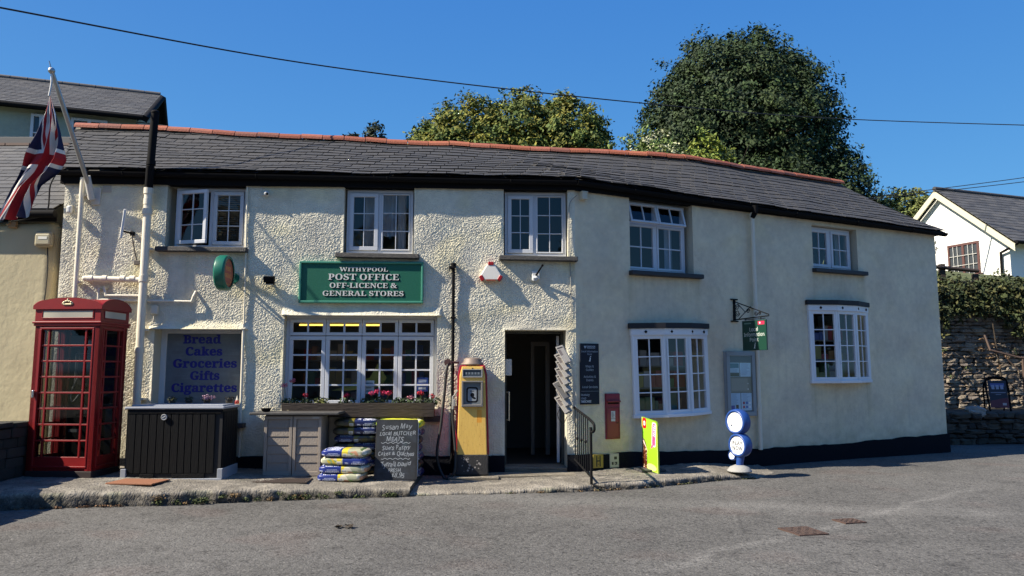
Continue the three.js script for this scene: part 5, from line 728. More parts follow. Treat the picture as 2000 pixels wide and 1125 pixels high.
// ---------- free-standing boards on the pavement ----------
{
  const a = V(1.99, 0, -11.42), b = V(2.13, 0, -10.93), l = a.distanceTo(b), o = thing('ice_cream_board', 'bright green ice cream advertising board standing edge-on to the wall', 'advertising board', [(a.x + b.x) / 2, paveH(2.05, -11.1), (a.z + b.z) / 2], -Math.atan2(b.x - a.x, b.z - a.z) * -1);
  // local z runs along the board towards the street, x is its normal
  const pts = []; for (let i = 0; i <= 8; i++) { const q = i / 8 * PI / 2; pts.push([l / 2 - .07 + .07 * cos(q), .78 - .10 + .07 * sin(q)]); } const sh = [[-l / 2, .02], [l / 2, .0], ...pts, [-l / 2, .79]];
  const g = extr(sh, .018, .002); g.rotateY(-PI / 2); part('panel', g, mat([.16, .3, .02], .45), o).position.x = .012;
  const t = canvasTex(420, 640, (g, w, h) => { g.fillStyle = '#93cf2a'; g.fillRect(0, 0, w, h); g.fillStyle = '#c8e07a'; g.lineWidth = 10; g.strokeStyle = '#f3e58e'; g.strokeRect(4, 4, w - 8, h - 8); g.fillStyle = '#c5161d'; g.beginPath(); g.roundRect(20, 8, 110, 130, 34); g.fill(); g.fillStyle = '#f4dfdf'; g.beginPath(); g.arc(75, 74, 30, 0, 7); g.fill(); txt(g, 'ICE', 75, 76, '700 30px sans-serif', '#c5161d');
    g.save(); g.translate(330, 190); g.rotate(.1); g.fillStyle = '#f6cbd6'; g.beginPath(); g.roundRect(-58, -140, 112, 290, 30); g.fill(); g.fillStyle = '#d14f86'; g.beginPath(); g.roundRect(-40, -122, 76, 256, 22); g.fill(); g.restore(); g.save(); g.translate(336, 150); g.rotate(PI / 2 + .1); txt(g, 'NEW', 0, 0, '700 62px sans-serif', '#fbe6ee'); g.restore(); g.fillStyle = '#d14f86'; g.beginPath(); g.ellipse(270, 340, 36, 16, -.6, 0, 7); g.fill();
    g.fillStyle = '#4b2413'; g.beginPath(); g.moveTo(0, 250); g.bezierCurveTo(90, 250, 130, 330, 140, 420); g.lineTo(140, h); g.lineTo(0, h); g.fill(); const r = rng(6); for (let i = 0; i < 110; i++) { g.fillStyle = ['#7a4225', '#2c140a', '#a06a42', '#e8d3b4'][i % 4]; const x = r() * 132, y = 300 + r() * 330; if (x < 20 + (y - 240) * .9) { g.beginPath(); g.ellipse(x, y, 4 + r() * 7, 3 + r() * 6, r() * 3, 0, 7); g.fill(); } } g.fillStyle = '#f1d9c8'; g.beginPath(); g.moveTo(20, 250); g.bezierCurveTo(60, 290, 110, 340, 160, 430); g.lineTo(135, 400); g.bezierCurveTo(100, 350, 60, 320, 10, 290); g.fill(); g.fillStyle = '#dff08a'; g.beginPath(); g.ellipse(250, 585, 130, 40, .05, 0, 7); g.fill(); txt(g, '★', 250, 540, '400 60px sans-serif', '#eaf6a8'); });
  const q = new THREE.PlaneGeometry(l - .012, .765); q.rotateY(-PI / 2); const uv = q.attributes.uv; q.translate(-.0095, .393, 0); const mm = print(t, .35); const fp = part('print', q, mm, o);
  // round the printed corner with the board: trim by a rounded outline
  { const s = extr(sh.map(([x, y]) => [x * .985, .39 + (y - .39) * .985]), .001, 0); const p = s.attributes.position, u = s.attributes.uv; for (let i = 0; i < p.count; i++) u.setXY(i, (p.getX(i) + l / 2) / l, (p.getY(i)) / .79); s.rotateY(-PI / 2); s.translate(-.0095, 0, 0); fp.geometry = s; }
  part('foot', [rb(.40, .035, .30, .012, .02, .0175, -.08), rb(.05, .06, l * .8, .01, .02, .05, -.02)], mat([.05, .05, .055], .6), o);
}
{
  const o = thing('lottery_sign', 'blue ringed double-oval pavement sign on a grey domed foot', 'pavement sign', [3.42, paveH(3.42, -11.35) + .03, -11.32], -58 * deg);
  const bl = mat([.02, .065, .26], .35), wt = mat([.72, .73, .76], .4);
  const disc = (r, ry, y, x, th) => { const g = new THREE.LatheGeometry([[r * .74, -th * .7], [r * .81, -th], [r * .95, -th * .8], [r, 0], [r * .95, th * .8], [r * .81, th], [r * .74, th * .7]].map(p => new THREE.Vector2(...p)), 44); g.rotateX(PI / 2); g.scale(1, ry / r, 1); g.translate(x, y, 0); return g; };
  const face = (r, ry, y, x, z, draw) => { const c = new THREE.CircleGeometry(r * .765, 40); c.scale(1, ry / r, 1); c.translate(x, y, z); return part('face', c, draw ? print(canvasTex(256, 256, draw), .35) : wt, o); };
  part('ring', disc(.195, .195, .74, 0, .085), bl, o); part('ring', disc(.18, .18, .395, .03, .085), bl, o); part('ring', disc(.075, .075, .235, -.10, .055), bl, o);
  const bg = (g) => { g.fillStyle = '#dfe2e6'; g.fillRect(0, 0, 256, 256); };
  face(.195, .195, .74, 0, .064, g => { bg(g); g.strokeStyle = '#b9bfca'; g.lineWidth = 9; g.lineCap = 'round'; g.beginPath(); g.moveTo(112, 48); g.quadraticCurveTo(150, 110, 120, 160); g.moveTo(146, 46); g.quadraticCurveTo(110, 100, 136, 164); g.stroke(); g.beginPath(); g.arc(72, 176, 13, 0, 7); g.fillStyle = '#2a3550'; g.fill(); txt(g, 'LOTTERY', 132, 206, '700 34px sans-serif', '#6c7686'); });
  face(.18, .18, .395, .03, .064, g => { bg(g); txt(g, 'PLAY', 128, 98, '700 76px sans-serif', '#1a1d26'); txt(g, 'NOW', 128, 168, '700 76px sans-serif', '#1a1d26'); }); face(.075, .075, .235, -.10, .042);
  part('stem', [rod([.0, .05, 0], [.03, .24, 0], .05, .06, 12)], bl, o);
  part('foot', [new THREE.LatheGeometry([[.001, .105], [.07, .10], [.14, .07], [.18, .02], [.18, 0], [.001, 0]].map(p => new THREE.Vector2(...p)), 32)], mat([.30, .30, .29], .75, { bumpMap: bumpFine, bumpScale: .004 }), o);
}
// ---------- road covers, debris, weeds ----------
{
  const grid = (name, label, x, z, w, d, ry) => { const o = thing(name, label, 'cover', [x, .004, z], ry); const rm = mat([.085, .055, .044], .9, { bumpMap: bumpFine, bumpScale: .004 }); part('frame', ring(-w / 2, w / 2, -d / 2, d / 2, .022).map(q => bb(q[0], q[1], 0, .012, q[2], q[3])), mat([.07, .04, .03], .85), o); const s = new THREE.BoxGeometry((w - .06) / 6, .01, (d - .06) / 5); for (let i = 0; i < 6; i++) for (let j = 0; j < 5; j++) part('tread', s, rm, o).position.set(-w / 2 + .03 + (i + .5) * (w - .06) / 6 * 1, .006 + ((i + j) % 2) * .004, -d / 2 + .03 + (j + .5) * (d - .06) / 5); return o; };
  grid('manhole_cover', 'larger rusty manhole cover in the road at right', 2.91, -7.6, .33, .36, .25); grid('manhole_cover', 'smaller rusty manhole cover in the road, farther back', 3.6, -8.1, .26, .22, .25);
  const r = rng(33); const lf = []; for (let i = 0; i < 26; i++) lf.push(at(new THREE.CircleGeometry(.012 + r() * .014, 5), -1.71 + (r() - .5) * .17, .012 + r() * .012, -7.81 + (r() - .5) * .09, -PI / 2 + (r() - .5) * 1.2, (r() - .5) * .8, r() * 6));
  tag(part('leaf_litter', lf, mat([.05, .038, .025], .95), null, 'stuff'), 'small clump of dry leaves lying on the road', 'leaves');
  const wd = []; for (let i = 0; i < 34; i++) { const x = -4.3 + r() * 2.9, big = r(); const z = lineAt(kerbL, x) + .015 + r() * .03; const g = leafGeo(18 + big * 26 | 0, 400 + i, [.05 + .05 * big, .02 + .03 * big, .025], r() < .25 ? [.16, .10, .04] : [.055, .075, .02], .014); g.translate(x, .02 + .03 * big + (r() < .3 ? .05 : 0), z); wd.push(g); }
  for (let i = 0; i < 26; i++) { const x = -.4 + r() * 4.0, z = lineAt(kerbR, x) + .02; const g = leafGeo(14, 500 + i, [.05, .014, .02], r() < .5 ? [.15, .10, .05] : [.06, .07, .025], .012); g.translate(x, .016, z); wd.push(g); }
  for (let i = 0; i < 12; i++) { const x = -6 + r() * 1.4, z = lineAt(kerbL, x) + .03; const g = leafGeo(14, 560 + i, [.06, .014, .02], [.17, .09, .04], .013); g.translate(x, .016, z); wd.push(g); }
  tag(part('kerb_weeds', wd, M.leaf, null, 'stuff'), 'weeds and dry leaves along the foot of the kerb', 'weeds');
}
// ---------- inside the shop: strip lights, shelves, stock near the panes ----------
{
  RectAreaLightUniformsLib.init();
  const em = new THREE.MeshStandardMaterial({ color: 0x222222, emissive: new THREE.Color(1, .62, .12), emissiveIntensity: 1.15 });
  const lamp = (u0, u1, y, d, label) => { const o = onWall('strip_light', label, 'light', WL, (u0 + u1) / 2, y, d); part('tube', rb(u1 - u0, .028, .028, .013, 0, 0, 0), em, o); part('fitting', bb((u0 - u1) / 2, (u1 - u0) / 2, .03, .07, -.04, .04), M.lightgrey, o); const l = new THREE.RectAreaLight(new THREE.Color(1, .7, .3), 1.2, u1 - u0, .03); l.position.set(0, -.02, 0); l.rotation.x = -PI / 2; o.add(l); };
  lamp(3.30, 4.62, 2.345, -.95, 'yellow glowing strip light inside the shop window');
  const s = thing('shop_shelving', 'dim shelves with stock inside the shop window', 'shelves'); put(s, wm(WL, 4.4, .16, -1.7)); for (let i = 0; i < 4; i++) part('shelf', bb(-1.2, 1.2, .35 + i * .42, .37 + i * .42, -.2, .2), mat([.09, .085, .08], .7), s); const r = rng(70), cols = [[.2, .03, .03], [.03, .06, .2], [.2, .18, .05], [.2, .2, .2], [.05, .12, .05], [.18, .09, .03]]; for (let i = 0; i < 4; i++) { const st = []; for (let x = -1.15; x < 1.1;) { const w = .06 + r() * .1, h = .1 + r() * .2; st.push(paint(bb(x, x + w - .01, .372 + i * .42, .372 + i * .42 + h, -.1, .12), cols[floor(r() * 6)])); x += w; } part('stock', st, mat([1, 1, 1], .5, { vertexColors: true }), s, 'stuff'); }
  const nt = (name, label, u, y, w, h, c, d = -.20, txtc) => { const o = onWall(name, label, 'notice', WL, u, y, d); part('sheet', bb(-w / 2, w / 2, -h / 2, h / 2, -.002, .002), mat(c, .7), o); if (txtc) part('print', [bb(-w * .35, w * .35, h * .15, h * .35, .003, .004), bb(-w * .35, w * .2, -h * .1, h * .02, .003, .004), bb(-w * .35, w * .3, -h * .35, -h * .2, .003, .004)], mat(txtc, .7), o); };
  nt('window_notice', 'pale notice inside the third light of the shop window', 4.555, 1.36, .14, .20, [.5, .56, .55], -.19, [.2, .26, .28]); nt('window_notice', 'blue notice inside the last light of the shop window', 5.35, 1.40, .17, .21, [.03, .07, .28], -.19, [.5, .55, .62]);
  const tn = thing('mirrored_parasol', 'solid stand-in behind the shop window for a yellow parasol mirrored in the panes', 'display'); put(tn, wm(WL, 4.4, 1.3, -.62)); part('canopy', [quad([-.5, .0, 0], [.25, .17, 0], [.25, .06, .12], [-.2, 0, .12]), extr([[-.42, .02], [.1, .20], [.22, .42], [.36, .2], [.32, .12], [-.1, .10]], .02)], mat([.34, .33, .06], .6), tn);  // a parasol mirrored in the panes, put in as a solid behind them
  // stock behind the bow windows
  for (const [u, y, name] of [[1.75, .95, 'left'], [5.66, 1.45, 'right']]) { const o = thing('window_display', `dim shelves of goods behind the ${name === 'left' ? 'lower' : 'farther'} bow window`, 'shelves'); put(o, wm(WR, u, y, -.55)); for (let i = 0; i < 3; i++) part('shelf', bb(-.7, .7, .0 + i * .36, .02 + i * .36, -.12, .12), mat([.14, .14, .13], .7), o); const st = []; for (let i = 0; i < 3; i++) for (let x = -.66; x < .6;) { const w = .07 + r() * .14, h = .08 + r() * .2; st.push(paint(bb(x, x + w - .012, .022 + i * .36, .022 + i * .36 + h, -.08, .1), cols[floor(r() * 6)].map(c => c * 1.3))); x += w; } part('stock', st, mat([1, 1, 1], .5, { vertexColors: true }), o, 'stuff'); }
}
// ---------- neighbour at the left: cream cottage with slate roof ----------
const slateTones = [[.066, .067, .070], [.080, .080, .082], [.056, .057, .060], [.090, .088, .086], [.068, .066, .067]];
// slates over a flat roof plane: o = eaves corner, ux = along the eaves, uy = up the slope
function slateRoof(parent, o, ux, uy, len, slope, w, ex, seed, singles, clip) {
  const r = rng(seed), x = ux.clone().normalize(), y = uy.clone().normalize(), n = x.clone().cross(y).normalize(), list = [], unit = slateTones.map(c => paint(new THREE.BoxGeometry(1, 1, 1), c));
  for (let j = 0; j * ex < slope - .02; j++) for (let i = -1; i * w < len; i++) {
    let a = i * w + (j % 2) * w / 2, b = a + w; a = max(0, a); b = min(len, b); if (b - a < .04) continue; const h = min(ex * 1.45, slope - j * ex + .02); if (clip && !clip((a + b) / 2, j * ex)) continue;
    const P = o.clone().addScaledVector(x, (a + b) / 2).addScaledVector(y, j * ex + h / 2).addScaledVector(n, .015 + r() * .004);
    const m = new THREE.Matrix4().makeBasis(x.clone().multiplyScalar(b - a - .008), y.clone().addScaledVector(n, -.045).normalize().multiplyScalar(h), n.clone().addScaledVector(y, .045).normalize().multiplyScalar(.01)); m.setPosition(P); list.push({ m, d: P.distanceTo(camera.position), k: floor(r() * 5) });
  }
  list.sort((p, q) => p.d - q.d); const rest = []; list.forEach((q, i) => { if (i < singles) put(part('slate', unit[q.k], M.slate, parent), q.m); else rest.push(unit[q.k].clone().applyMatrix4(q.m)); }); if (rest.length) put(part('slate_course', rest, M.slate, parent, 'stuff'), new THREE.Matrix4());
}
{
  const c = thing('cream_cottage', 'low cream cottage with slate roof adjoining the shop at far left', 'building', [-8.6, 0, -11]); const I = new THREE.Matrix4(), P = (n, g, m, p = c) => put(part(n, g, m, p), I);
  const ct = mat([.60, .53, .34], .9, { map: mottle, bumpMap: bumpFine, bumpScale: .004 });
  P('wall', [rb(3.6, 4.2, .5, .16, -8.66, 1.76, -11.18), bb(-10.4, -6.95, -.1, 3.8, -15, -11.4)], ct);
  const e = V(-10.6, 4.0, -10.83), ux = V(1, 0, 0), uy = V(0, 1.88, -2.85), rf = P('roof', [quad([-10.6, 3.985, -10.83], [-6.86, 3.985, -10.83], [-6.86, 5.86, -13.68], [-10.6, 5.86, -13.68]), quad([-10.6, 5.86, -13.68], [-6.86, 5.86, -13.68], [-6.86, 4, -16.4], [-10.6, 4, -16.4])], M.under);
  slateRoof(rf, e, ux, uy, 3.78, uy.length(), .34, .185, 5, 300);
  P('ridge_tile', Array.from({ length: 8 }, (_, i) => bx(.44, .05, .2, -10.3 + i * .46, 5.88, -13.68)), mat([.2, .14, .11], .85));
  P('gutter', [rod([-10.6, 3.93, -10.78], [-6.80, 3.93, -10.78], .06, .06, 10), bb(-10.6, -6.86, 3.84, 3.96, -10.93, -10.90)], M.black);
  P('cable', [tube([[-7.9, 3.79, -10.88], [-7.3, 3.86, -10.87], [-6.95, 3.95, -10.8], [-6.85, 4.35, -10.7], [-6.80, 4.55, -10.75]], .012, 30, 6)], M.blackmat);
  P('lead', [tube([[-6.96, 3.55, -10.9], [-6.93, 3.0, -10.9], [-6.95, 2.4, -10.88]], .008, 20, 5)], M.blackmat);
  const fl = thing('cottage_floodlight', 'square pale floodlight on the cream cottage wall at left', 'light', [-6.99, 3.56, -10.93]); part('housing', rb(.27, .25, .1, .05, 0, 0, .06), mat([.3, .26, .17], .5), fl); part('lens', rb(.21, .16, .03, .03, .01, -.01, .115), mat([.42, .38, .26], .3), fl); part('tube', bb(-.05, .08, -.01, .03, .128, .134), mat([.75, .74, .66], .4), fl);
  const br = part('wall_bracket', [rb(.12, .1, .06, .01, 0, 0, 0), rod([-.02, .05, 0], [-.02, -.02, .1], .015)], mat([.3, .2, .1], .8), null); br.position.set(-7.5, 3.79, -10.9); tag(br, 'small rusty bracket under the gutter of the cream cottage', 'bracket');
}
// ---------- tall pale green house behind ----------
{
  const c = thing('green_house', 'tall pale green rendered house with slate roof behind the shop at upper left', 'building', [-10.6, 0, -20]); const I = new THREE.Matrix4(), P = (n, g, m, p = c) => put(part(n, g, m, p), I);
  // front wall runs from its near right corner back to the left
  const K = V(-10.52, 0, -20), d = V(-2.85, 0, 1).normalize(), bk = V(-1, 0, -2.85).normalize(), at3 = (l, y, b) => T(K.clone().addScaledVector(d, l).addScaledVector(bk, b).setY(y));
  const gm = mat([.36, .41, .35], .9, { map: mottle, bumpMap: bumpFine, bumpScale: .003 });
  P('wall', [quad(at3(0, 0, 0), at3(9, 0, 0), at3(9, 8.62, 0), at3(0, 8.62, 0), [[0, 0], [9, 0], [9, 8.5], [0, 8.5]]), quad(at3(0, 0, 0), at3(0, 0, 6), at3(0, 8.4, 6), at3(0, 8.62, 0)), quad(at3(0, 8.5, 0), at3(0, 8.4, 6), at3(0, 10.25, 3), at3(0, 10.25, 3)), quad(at3(9, 0, 0), at3(9, 0, 6), at3(9, 8.4, 6), at3(9, 8.62, 0))], gm);
  const e = K.clone().addScaledVector(d, 9.2).addScaledVector(bk, -.3).setY(8.64), ux = d.clone().negate(), top = K.clone().addScaledVector(d, 9.2).addScaledVector(bk, 3).setY(10.42), uy = top.clone().sub(e);
  const rf = P('roof', [quad(at3(9.2, 8.62, -.3), at3(-.25, 8.62, -.3), at3(-.25, 10.4, 3), at3(9.2, 10.4, 3)), quad(at3(9.2, 10.4, 3), at3(-.25, 10.4, 3), at3(-.25, 8.4, 6.4), at3(9.2, 8.4, 6.4))], M.under);
  slateRoof(rf, e, ux, uy, 9.45, uy.length(), .36, .22, 9, 300);
  P('ridge_tile', Array.from({ length: 20 }, (_, i) => { const a = V(...at3(-.2 + i * .46, 10.44, 3)), b = V(...at3(-.2 + i * .46 + .44, 10.44, 3)); return rod(T(a), T(b), .085, .085, 8); }), mat([.09, .085, .085], .85));
  P('bargeboard', [rod(at3(-.26, 8.54, -.36), at3(-.26, 10.34, 3), .11, .11, 4), rod(at3(-.26, 10.34, 3), at3(-.26, 8.3, 6.5), .11, .11, 4)], M.black);
  P('gutter', [rod(at3(9.2, 8.58, -.30), at3(-.25, 8.58, -.30), .085, .07, 8)], M.black);
  for (const [l, w, y0, y1] of [[.78, .74, 7.4, 8.40], [2.12, .34, 7.5, 8.40]]) { const f = P('window', [[l - .07, l + w + .07, y0 - .07, y0], [l - .07, l + w + .07, y1, y1 + .07], [l - .07, l, y0, y1], [l + w, l + w + .07, y0, y1], [l + w / 2 - .04, l + w / 2 + .04, y0, y1], [l, l + w, lerp(y0, y1, .5) - .015, lerp(y0, y1, .5) + .015]].map(([a, b, p, q]) => { const m = bx(b - a, q - p, .08, 0, 0, 0); m.rotateY(Math.atan2(-d.z, d.x)); const o = V(...at3((a + b) / 2, (p + q) / 2, -.02)); m.translate(o.x, o.y, o.z); return m; }), M.upvc); put(part('pane', quad(at3(l, y0, -.01), at3(l + w, y0, -.01), at3(l + w, y1, -.01), at3(l, y1, -.01)), mat([.03, .045, .06], .1), f), I); }
  P('outside_light', [rb(.14, .1, .14, .03, ...at3(.13, 8.28, -.1))], M.cream);
  const ds = thing('satellite_dish', 'dark satellite dish on the gable end of the green house', 'satellite dish', at3(-.35, 8.35, .9)); const dg = new THREE.SphereGeometry(.55, 24, 8, 0, PI * 2, 0, .62); dg.rotateX(PI / 2); dg.translate(0, 0, -.5); part('dish', dg, mat([.05, .055, .06], .5), ds).rotation.set(-.3, .6, 0); part('arm', [rod([-.1, -.1, 0], [.15, -.12, .45], .02), rod([0, 0, -.02], [-.3, -.1, -.1], .03)], M.grey, ds);
  const ow = thing('outhouse_roof', 'dark lead flashing strip where the cottage roof meets the green house', 'flashing', [0, 0, 0]); put(part('strip', bb(-10.6, -7.9, 5.86, 6.06, -13.85, -13.7, .01), mat([.1, .1, .1], .7), ow), I);
}
// ---------- white house at the right ----------
{
  const c = thing('white_house', 'white gabled house with cream bargeboards above the ivy wall at right', 'building', [16.4, 0, -24]); const I = new THREE.Matrix4(), P = (n, g, m, p = c) => put(part(n, g, m, p), I);
  const K = V(16.4, 0, -24), g = V(-.336, 0, -.942), h = V(.942, 0, -.336), q3 = (l, y, b) => T(K.clone().addScaledVector(g, l).addScaledVector(h, b).setY(y));
  const wmat = mat([.78, .78, .76], .85, { map: mottle, bumpMap: bumpFine, bumpScale: .002 }); wmat.map = null;
  P('wall', [quad(q3(0, 2.5, 0), q3(4.9, 2.5, 0), q3(4.9, 5.85, 0), q3(0, 5.85, 0)), quad(q3(0, 5.85, 0), q3(4.9, 5.85, 0), q3(2.45, 8.0, 0), q3(2.45, 8.0, 0)), quad(q3(0, 2.5, 0), q3(0, 2.5, 14), q3(0, 5.85, 14), q3(0, 5.85, 0)), quad(q3(4.9, 2.5, 0), q3(4.9, 2.5, 14), q3(4.9, 5.85, 14), q3(4.9, 5.85, 0))], wmat);
  const rf = P('roof', [quad(q3(-.35, 5.78, -.25), q3(-.35, 5.78, 14.2), q3(2.45, 8.15, 14.2), q3(2.45, 8.15, -.25)), quad(q3(5.25, 5.78, -.25), q3(5.25, 5.78, 14.2), q3(2.45, 8.15, 14.2), q3(2.45, 8.15, -.25))], M.under);
  const e = V(...q3(-.35, 5.79, -.28)), up = V(...q3(2.45, 8.16, -.28)).sub(e); slateRoof(rf, e, h, up, 8, up.length(), .36, .22, 13, 220);
  P('bargeboard', [[-.38, 5.70, 2.45, 8.10], [5.28, 5.70, 2.45, 8.10]].map(([a, ya, b, yb]) => { const A = V(...q3(a, ya, -.27)), Bq = V(...q3(b, yb, -.27)), o = h.clone().multiplyScalar(.05), dn = V(0, -.24, 0); const pr = [A, Bq, Bq.clone().add(dn), A.clone().add(dn)]; return merge([quad(...pr.map(T)), quad(...pr.map(p => T(p.clone().add(o)))), quad(T(pr[0]), T(pr[1]), T(pr[1].clone().add(o)), T(pr[0].clone().add(o))), quad(T(pr[3]), T(pr[2]), T(pr[2].clone().add(o)), T(pr[3].clone().add(o)))]); }), mat([.56, .54, .41], .6));
  P('ridge_tile', Array.from({ length: 18 }, (_, i) => rod(q3(2.45, 8.19, -.25 + i * .46), q3(2.45, 8.19, .19 + i * .46), .08, .08, 8)), mat([.05, .05, .055], .85));
  P('gutter', [rod(q3(-.42, 5.76, -.25), q3(-.42, 5.76, 12), .06, .06, 8), rod(q3(-.40, 5.72, -.15), q3(.25, 5.5, -.1), .04, .04, 8), rod(q3(.25, 5.5, -.08), q3(.3, 2.6, -.08), .04, .04, 8)], M.black);
  const bw = mat([.10, .045, .04], .5), gy = Math.atan2(-g.z, g.x), B3 = (a, b, y0, y1, dp = 0, th = .09) => { const m = bx(b - a, y1 - y0, th, 0, 0, 0); m.rotateY(gy); const o = V(...q3((a + b) / 2, (y0 + y1) / 2, dp)); m.translate(o.x, o.y, o.z); return m; };
  const wd = P('window', [B3(.98, 2.32, 4.86, 4.94, -.06, .16), B3(1.05, 2.25, 5.98, 6.06), B3(1.05, 1.12, 4.94, 5.98), B3(2.18, 2.25, 4.94, 5.98), B3(1.61, 1.70, 4.94, 5.98)], bw);
  put(part('glazing_bar', [...[1.27, 1.45, 1.86, 2.02].map(x => B3(x - .009, x + .009, 4.94, 5.98, -.04, .03)), ...[5.29, 5.63].map(y => B3(1.12, 2.18, y - .009, y + .009, -.04, .03))], mat([.5, .5, .48], .5), wd), I); put(part('pane', B3(1.12, 2.18, 4.94, 5.98, -.012, .006), mat([.05, .055, .06], .25), wd), I);
}
// ---------- retaining wall of rubble stone with ivy, low wall, fence, board ----------
const stoneC = [[.24, .195, .15], [.31, .255, .19], [.18, .15, .12], [.27, .215, .17], [.21, .18, .155], [.35, .30, .235]];
function rubble(parent, o, ux, len, y0, y1, ch, lm, seed, depth, cols, limit) {
  const r = rng(seed), x = ux.clone().normalize(), n = x.clone().cross(V(0, 1, 0)), geos = [0, 1, 2, 3, 4, 5, 6, 7].map(k => { const g = new RoundedBoxGeometry(1, 1, 1, 2, .3), p = g.attributes.position, q = rng(seed + k); for (let i = 0; i < p.count; i++) { const a = V(p.getX(i), p.getY(i), p.getZ(i)), s = .16; p.setXYZ(i, a.x + s * N3(a.x * 1.9 + k * 7, a.y * 1.9, a.z * 1.9), a.y + s * N3(a.x * 1.9, a.y * 1.9 + k * 5, a.z), a.z + s * N3(a.x * 2 + k, a.y * 2, a.z * 2)); } g.computeVertexNormals(); return paint(g, cols[k % cols.length]); });
  let c = 0; const rest = [], all = []; for (let y = y0; y < y1;) { const h = ch * (.7 + .6 * r()); for (let u = -r() * lm; u < len;) { const l = lm * (.5 + 1.1 * r()), hh = h * (.85 + .3 * r()); const P = o.clone().addScaledVector(x, u + l / 2).addScaledVector(n, (r() - .5) * .06).setY(y + h / 2 + (r() - .5) * .02); const m = new THREE.Matrix4().makeBasis(x.clone().applyAxisAngle(n, (r() - .5) * .14).multiplyScalar(l * .99), V(0, hh, 0), n.clone().multiplyScalar(depth * (.8 + .4 * r()))); m.setPosition(P); all.push({ m, k: floor(r() * 8), d: P.distanceTo(camera.position) }); u += l; } y += h * .96; }
  all.sort((a, b) => a.d - b.d); all.forEach((q, i) => { if (i < limit) put(part('stone', geos[q.k], M.stone, parent), q.m); else rest.push(geos[q.k].clone().applyMatrix4(q.m)); }); if (rest.length) put(part('stonework', rest, M.stone, parent, 'stuff'), new THREE.Matrix4());
}
{
  const w = thing('retaining_wall', 'tall rubble stone retaining wall right of the shop, half in shadow', 'wall', [9.3, 0, -18.7]); const o = V(9.3, 0, -18.75), ux = V(6.2, 0, -.35);
  put(part('core', (() => { const g = bb(0, 8, -.2, 3.55, -.9, -.10); g.rotateY(Math.atan2(.35, 6.2)); g.translate(9.3, 0, -18.75); return g; })(), mat([.07, .062, .05], .95), w), new THREE.Matrix4());
  rubble(w, o, ux, 5.6, .55, 3.6, .105, .27, 31, .2, stoneC, 298);
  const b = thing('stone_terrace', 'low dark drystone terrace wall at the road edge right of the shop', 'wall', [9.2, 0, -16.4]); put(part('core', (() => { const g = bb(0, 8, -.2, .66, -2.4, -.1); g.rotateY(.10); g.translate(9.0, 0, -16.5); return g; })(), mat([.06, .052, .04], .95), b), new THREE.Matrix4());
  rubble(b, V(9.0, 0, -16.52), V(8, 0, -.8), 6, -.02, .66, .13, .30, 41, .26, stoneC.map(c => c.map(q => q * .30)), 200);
  const bo = part('boulder', (() => { const g = new THREE.IcosahedronGeometry(.2, 3), p = g.attributes.position; for (let i = 0; i < p.count; i++) { const k = 1 + .22 * N3(p.getX(i) * 6, p.getY(i) * 6, p.getZ(i) * 6); p.setXYZ(i, p.getX(i) * k * 1.1, p.getY(i) * k * .7, p.getZ(i) * k); } g.computeVertexNormals(); return paint(g, [.3, .28, .25]); })(), M.stone, null); bo.position.set(10.35, .7, -16.68); tag(bo, 'pale rounded boulder on top of the low terrace wall', 'boulder');
  // wooden fence above
  const f = thing('wooden_fence', 'dark timber rail fence along the top of the ivy wall', 'fence', [10.4, 3.5, -18.9]); const fm = mat([.035, .025, .02], .8); const FP = (n, g) => put(part(n, g, fm, f), new THREE.Matrix4());
  for (const [x, z] of [[10.2, -18.95], [11.15, -18.95], [12.0, -18.95]]) FP('post', x > 11.9 ? bb(x - .06, x + .06, 3.3, 4.1, z - .06, z + .06) : bb(x - .06, x + .06, 3.3, 4.36, z - .06, z + .06)); FP('rail', [rod([9.9, 4.38, -18.87], [12.05, 4.17, -18.87], .05, .05, 4)]); FP('rail', [rod([9.9, 3.98, -18.87], [12.05, 3.85, -18.87], .04, .04, 4)]);
  // iron handrail by the steps
  const hr = thing('step_handrail', 'brown metal handrail fixed before the stone wall at the right frame edge', 'handrail', [11.9, .66, -18.2]); const hm = mat([.09, .06, .045], .6, { metalness: .2 }); put(part('rail', pipe([[11.85, 2.5, -18.5], [11.9, 2.12, -18.4], [12.55, 1.93, -18.3], [13.4, 1.93, -18.2]], .028), hm, hr), new THREE.Matrix4()); put(part('post', [rod([12.62, .66, -18.3], [12.62, 1.93, -18.3], .03), rod([12.2, 1.98, -18.36], [12.62, 1.5, -18.3], .015)], hm, hr), new THREE.Matrix4());
  const a = thing('pub_board', 'small black framed A-board on the stone terrace at right', 'A-board', [11.12, .70, -17.05], -.2); part('frame', [tube([[-.21, 0, .1], [-.22, .66, -.03], [-.18, .74, -.04], [.18, .74, -.04], [.22, .66, -.03], [.21, 0, .1]], .022, 50, 8), tube([[-.2, 0, -.22], [-.2, .68, -.07], [.2, .68, -.07], [.2, 0, -.22]], .018, 40, 6)], M.black, a);
  const pb = plate(a, 'poster', canvasTex(256, 400, (g, w, h) => { g.fillStyle = '#1d1b2c'; g.fillRect(0, 0, w, h); g.fillStyle = '#4b5790'; g.fillRect(30, 40, 196, 50); for (let i = 0; i < 3; i++) { g.fillStyle = '#8d93ab'; g.fillRect(44 + i * 62, 66, 42, 62); } g.fillStyle = '#77798a'; g.fillRect(24, 170, 208, 14); g.fillRect(90, 200, 76, 10); g.fillStyle = '#5c2330'; g.beginPath(); g.moveTo(0, h); g.lineTo(0, 300); g.lineTo(w, 250); g.lineTo(w, h); g.fill(); g.fillStyle = '#a9a3a3'; g.fillRect(170, 330, 54, 34); }), .38, .62, .0); pb.position.set(0, .38, .045); pb.rotation.x = -.17;
}
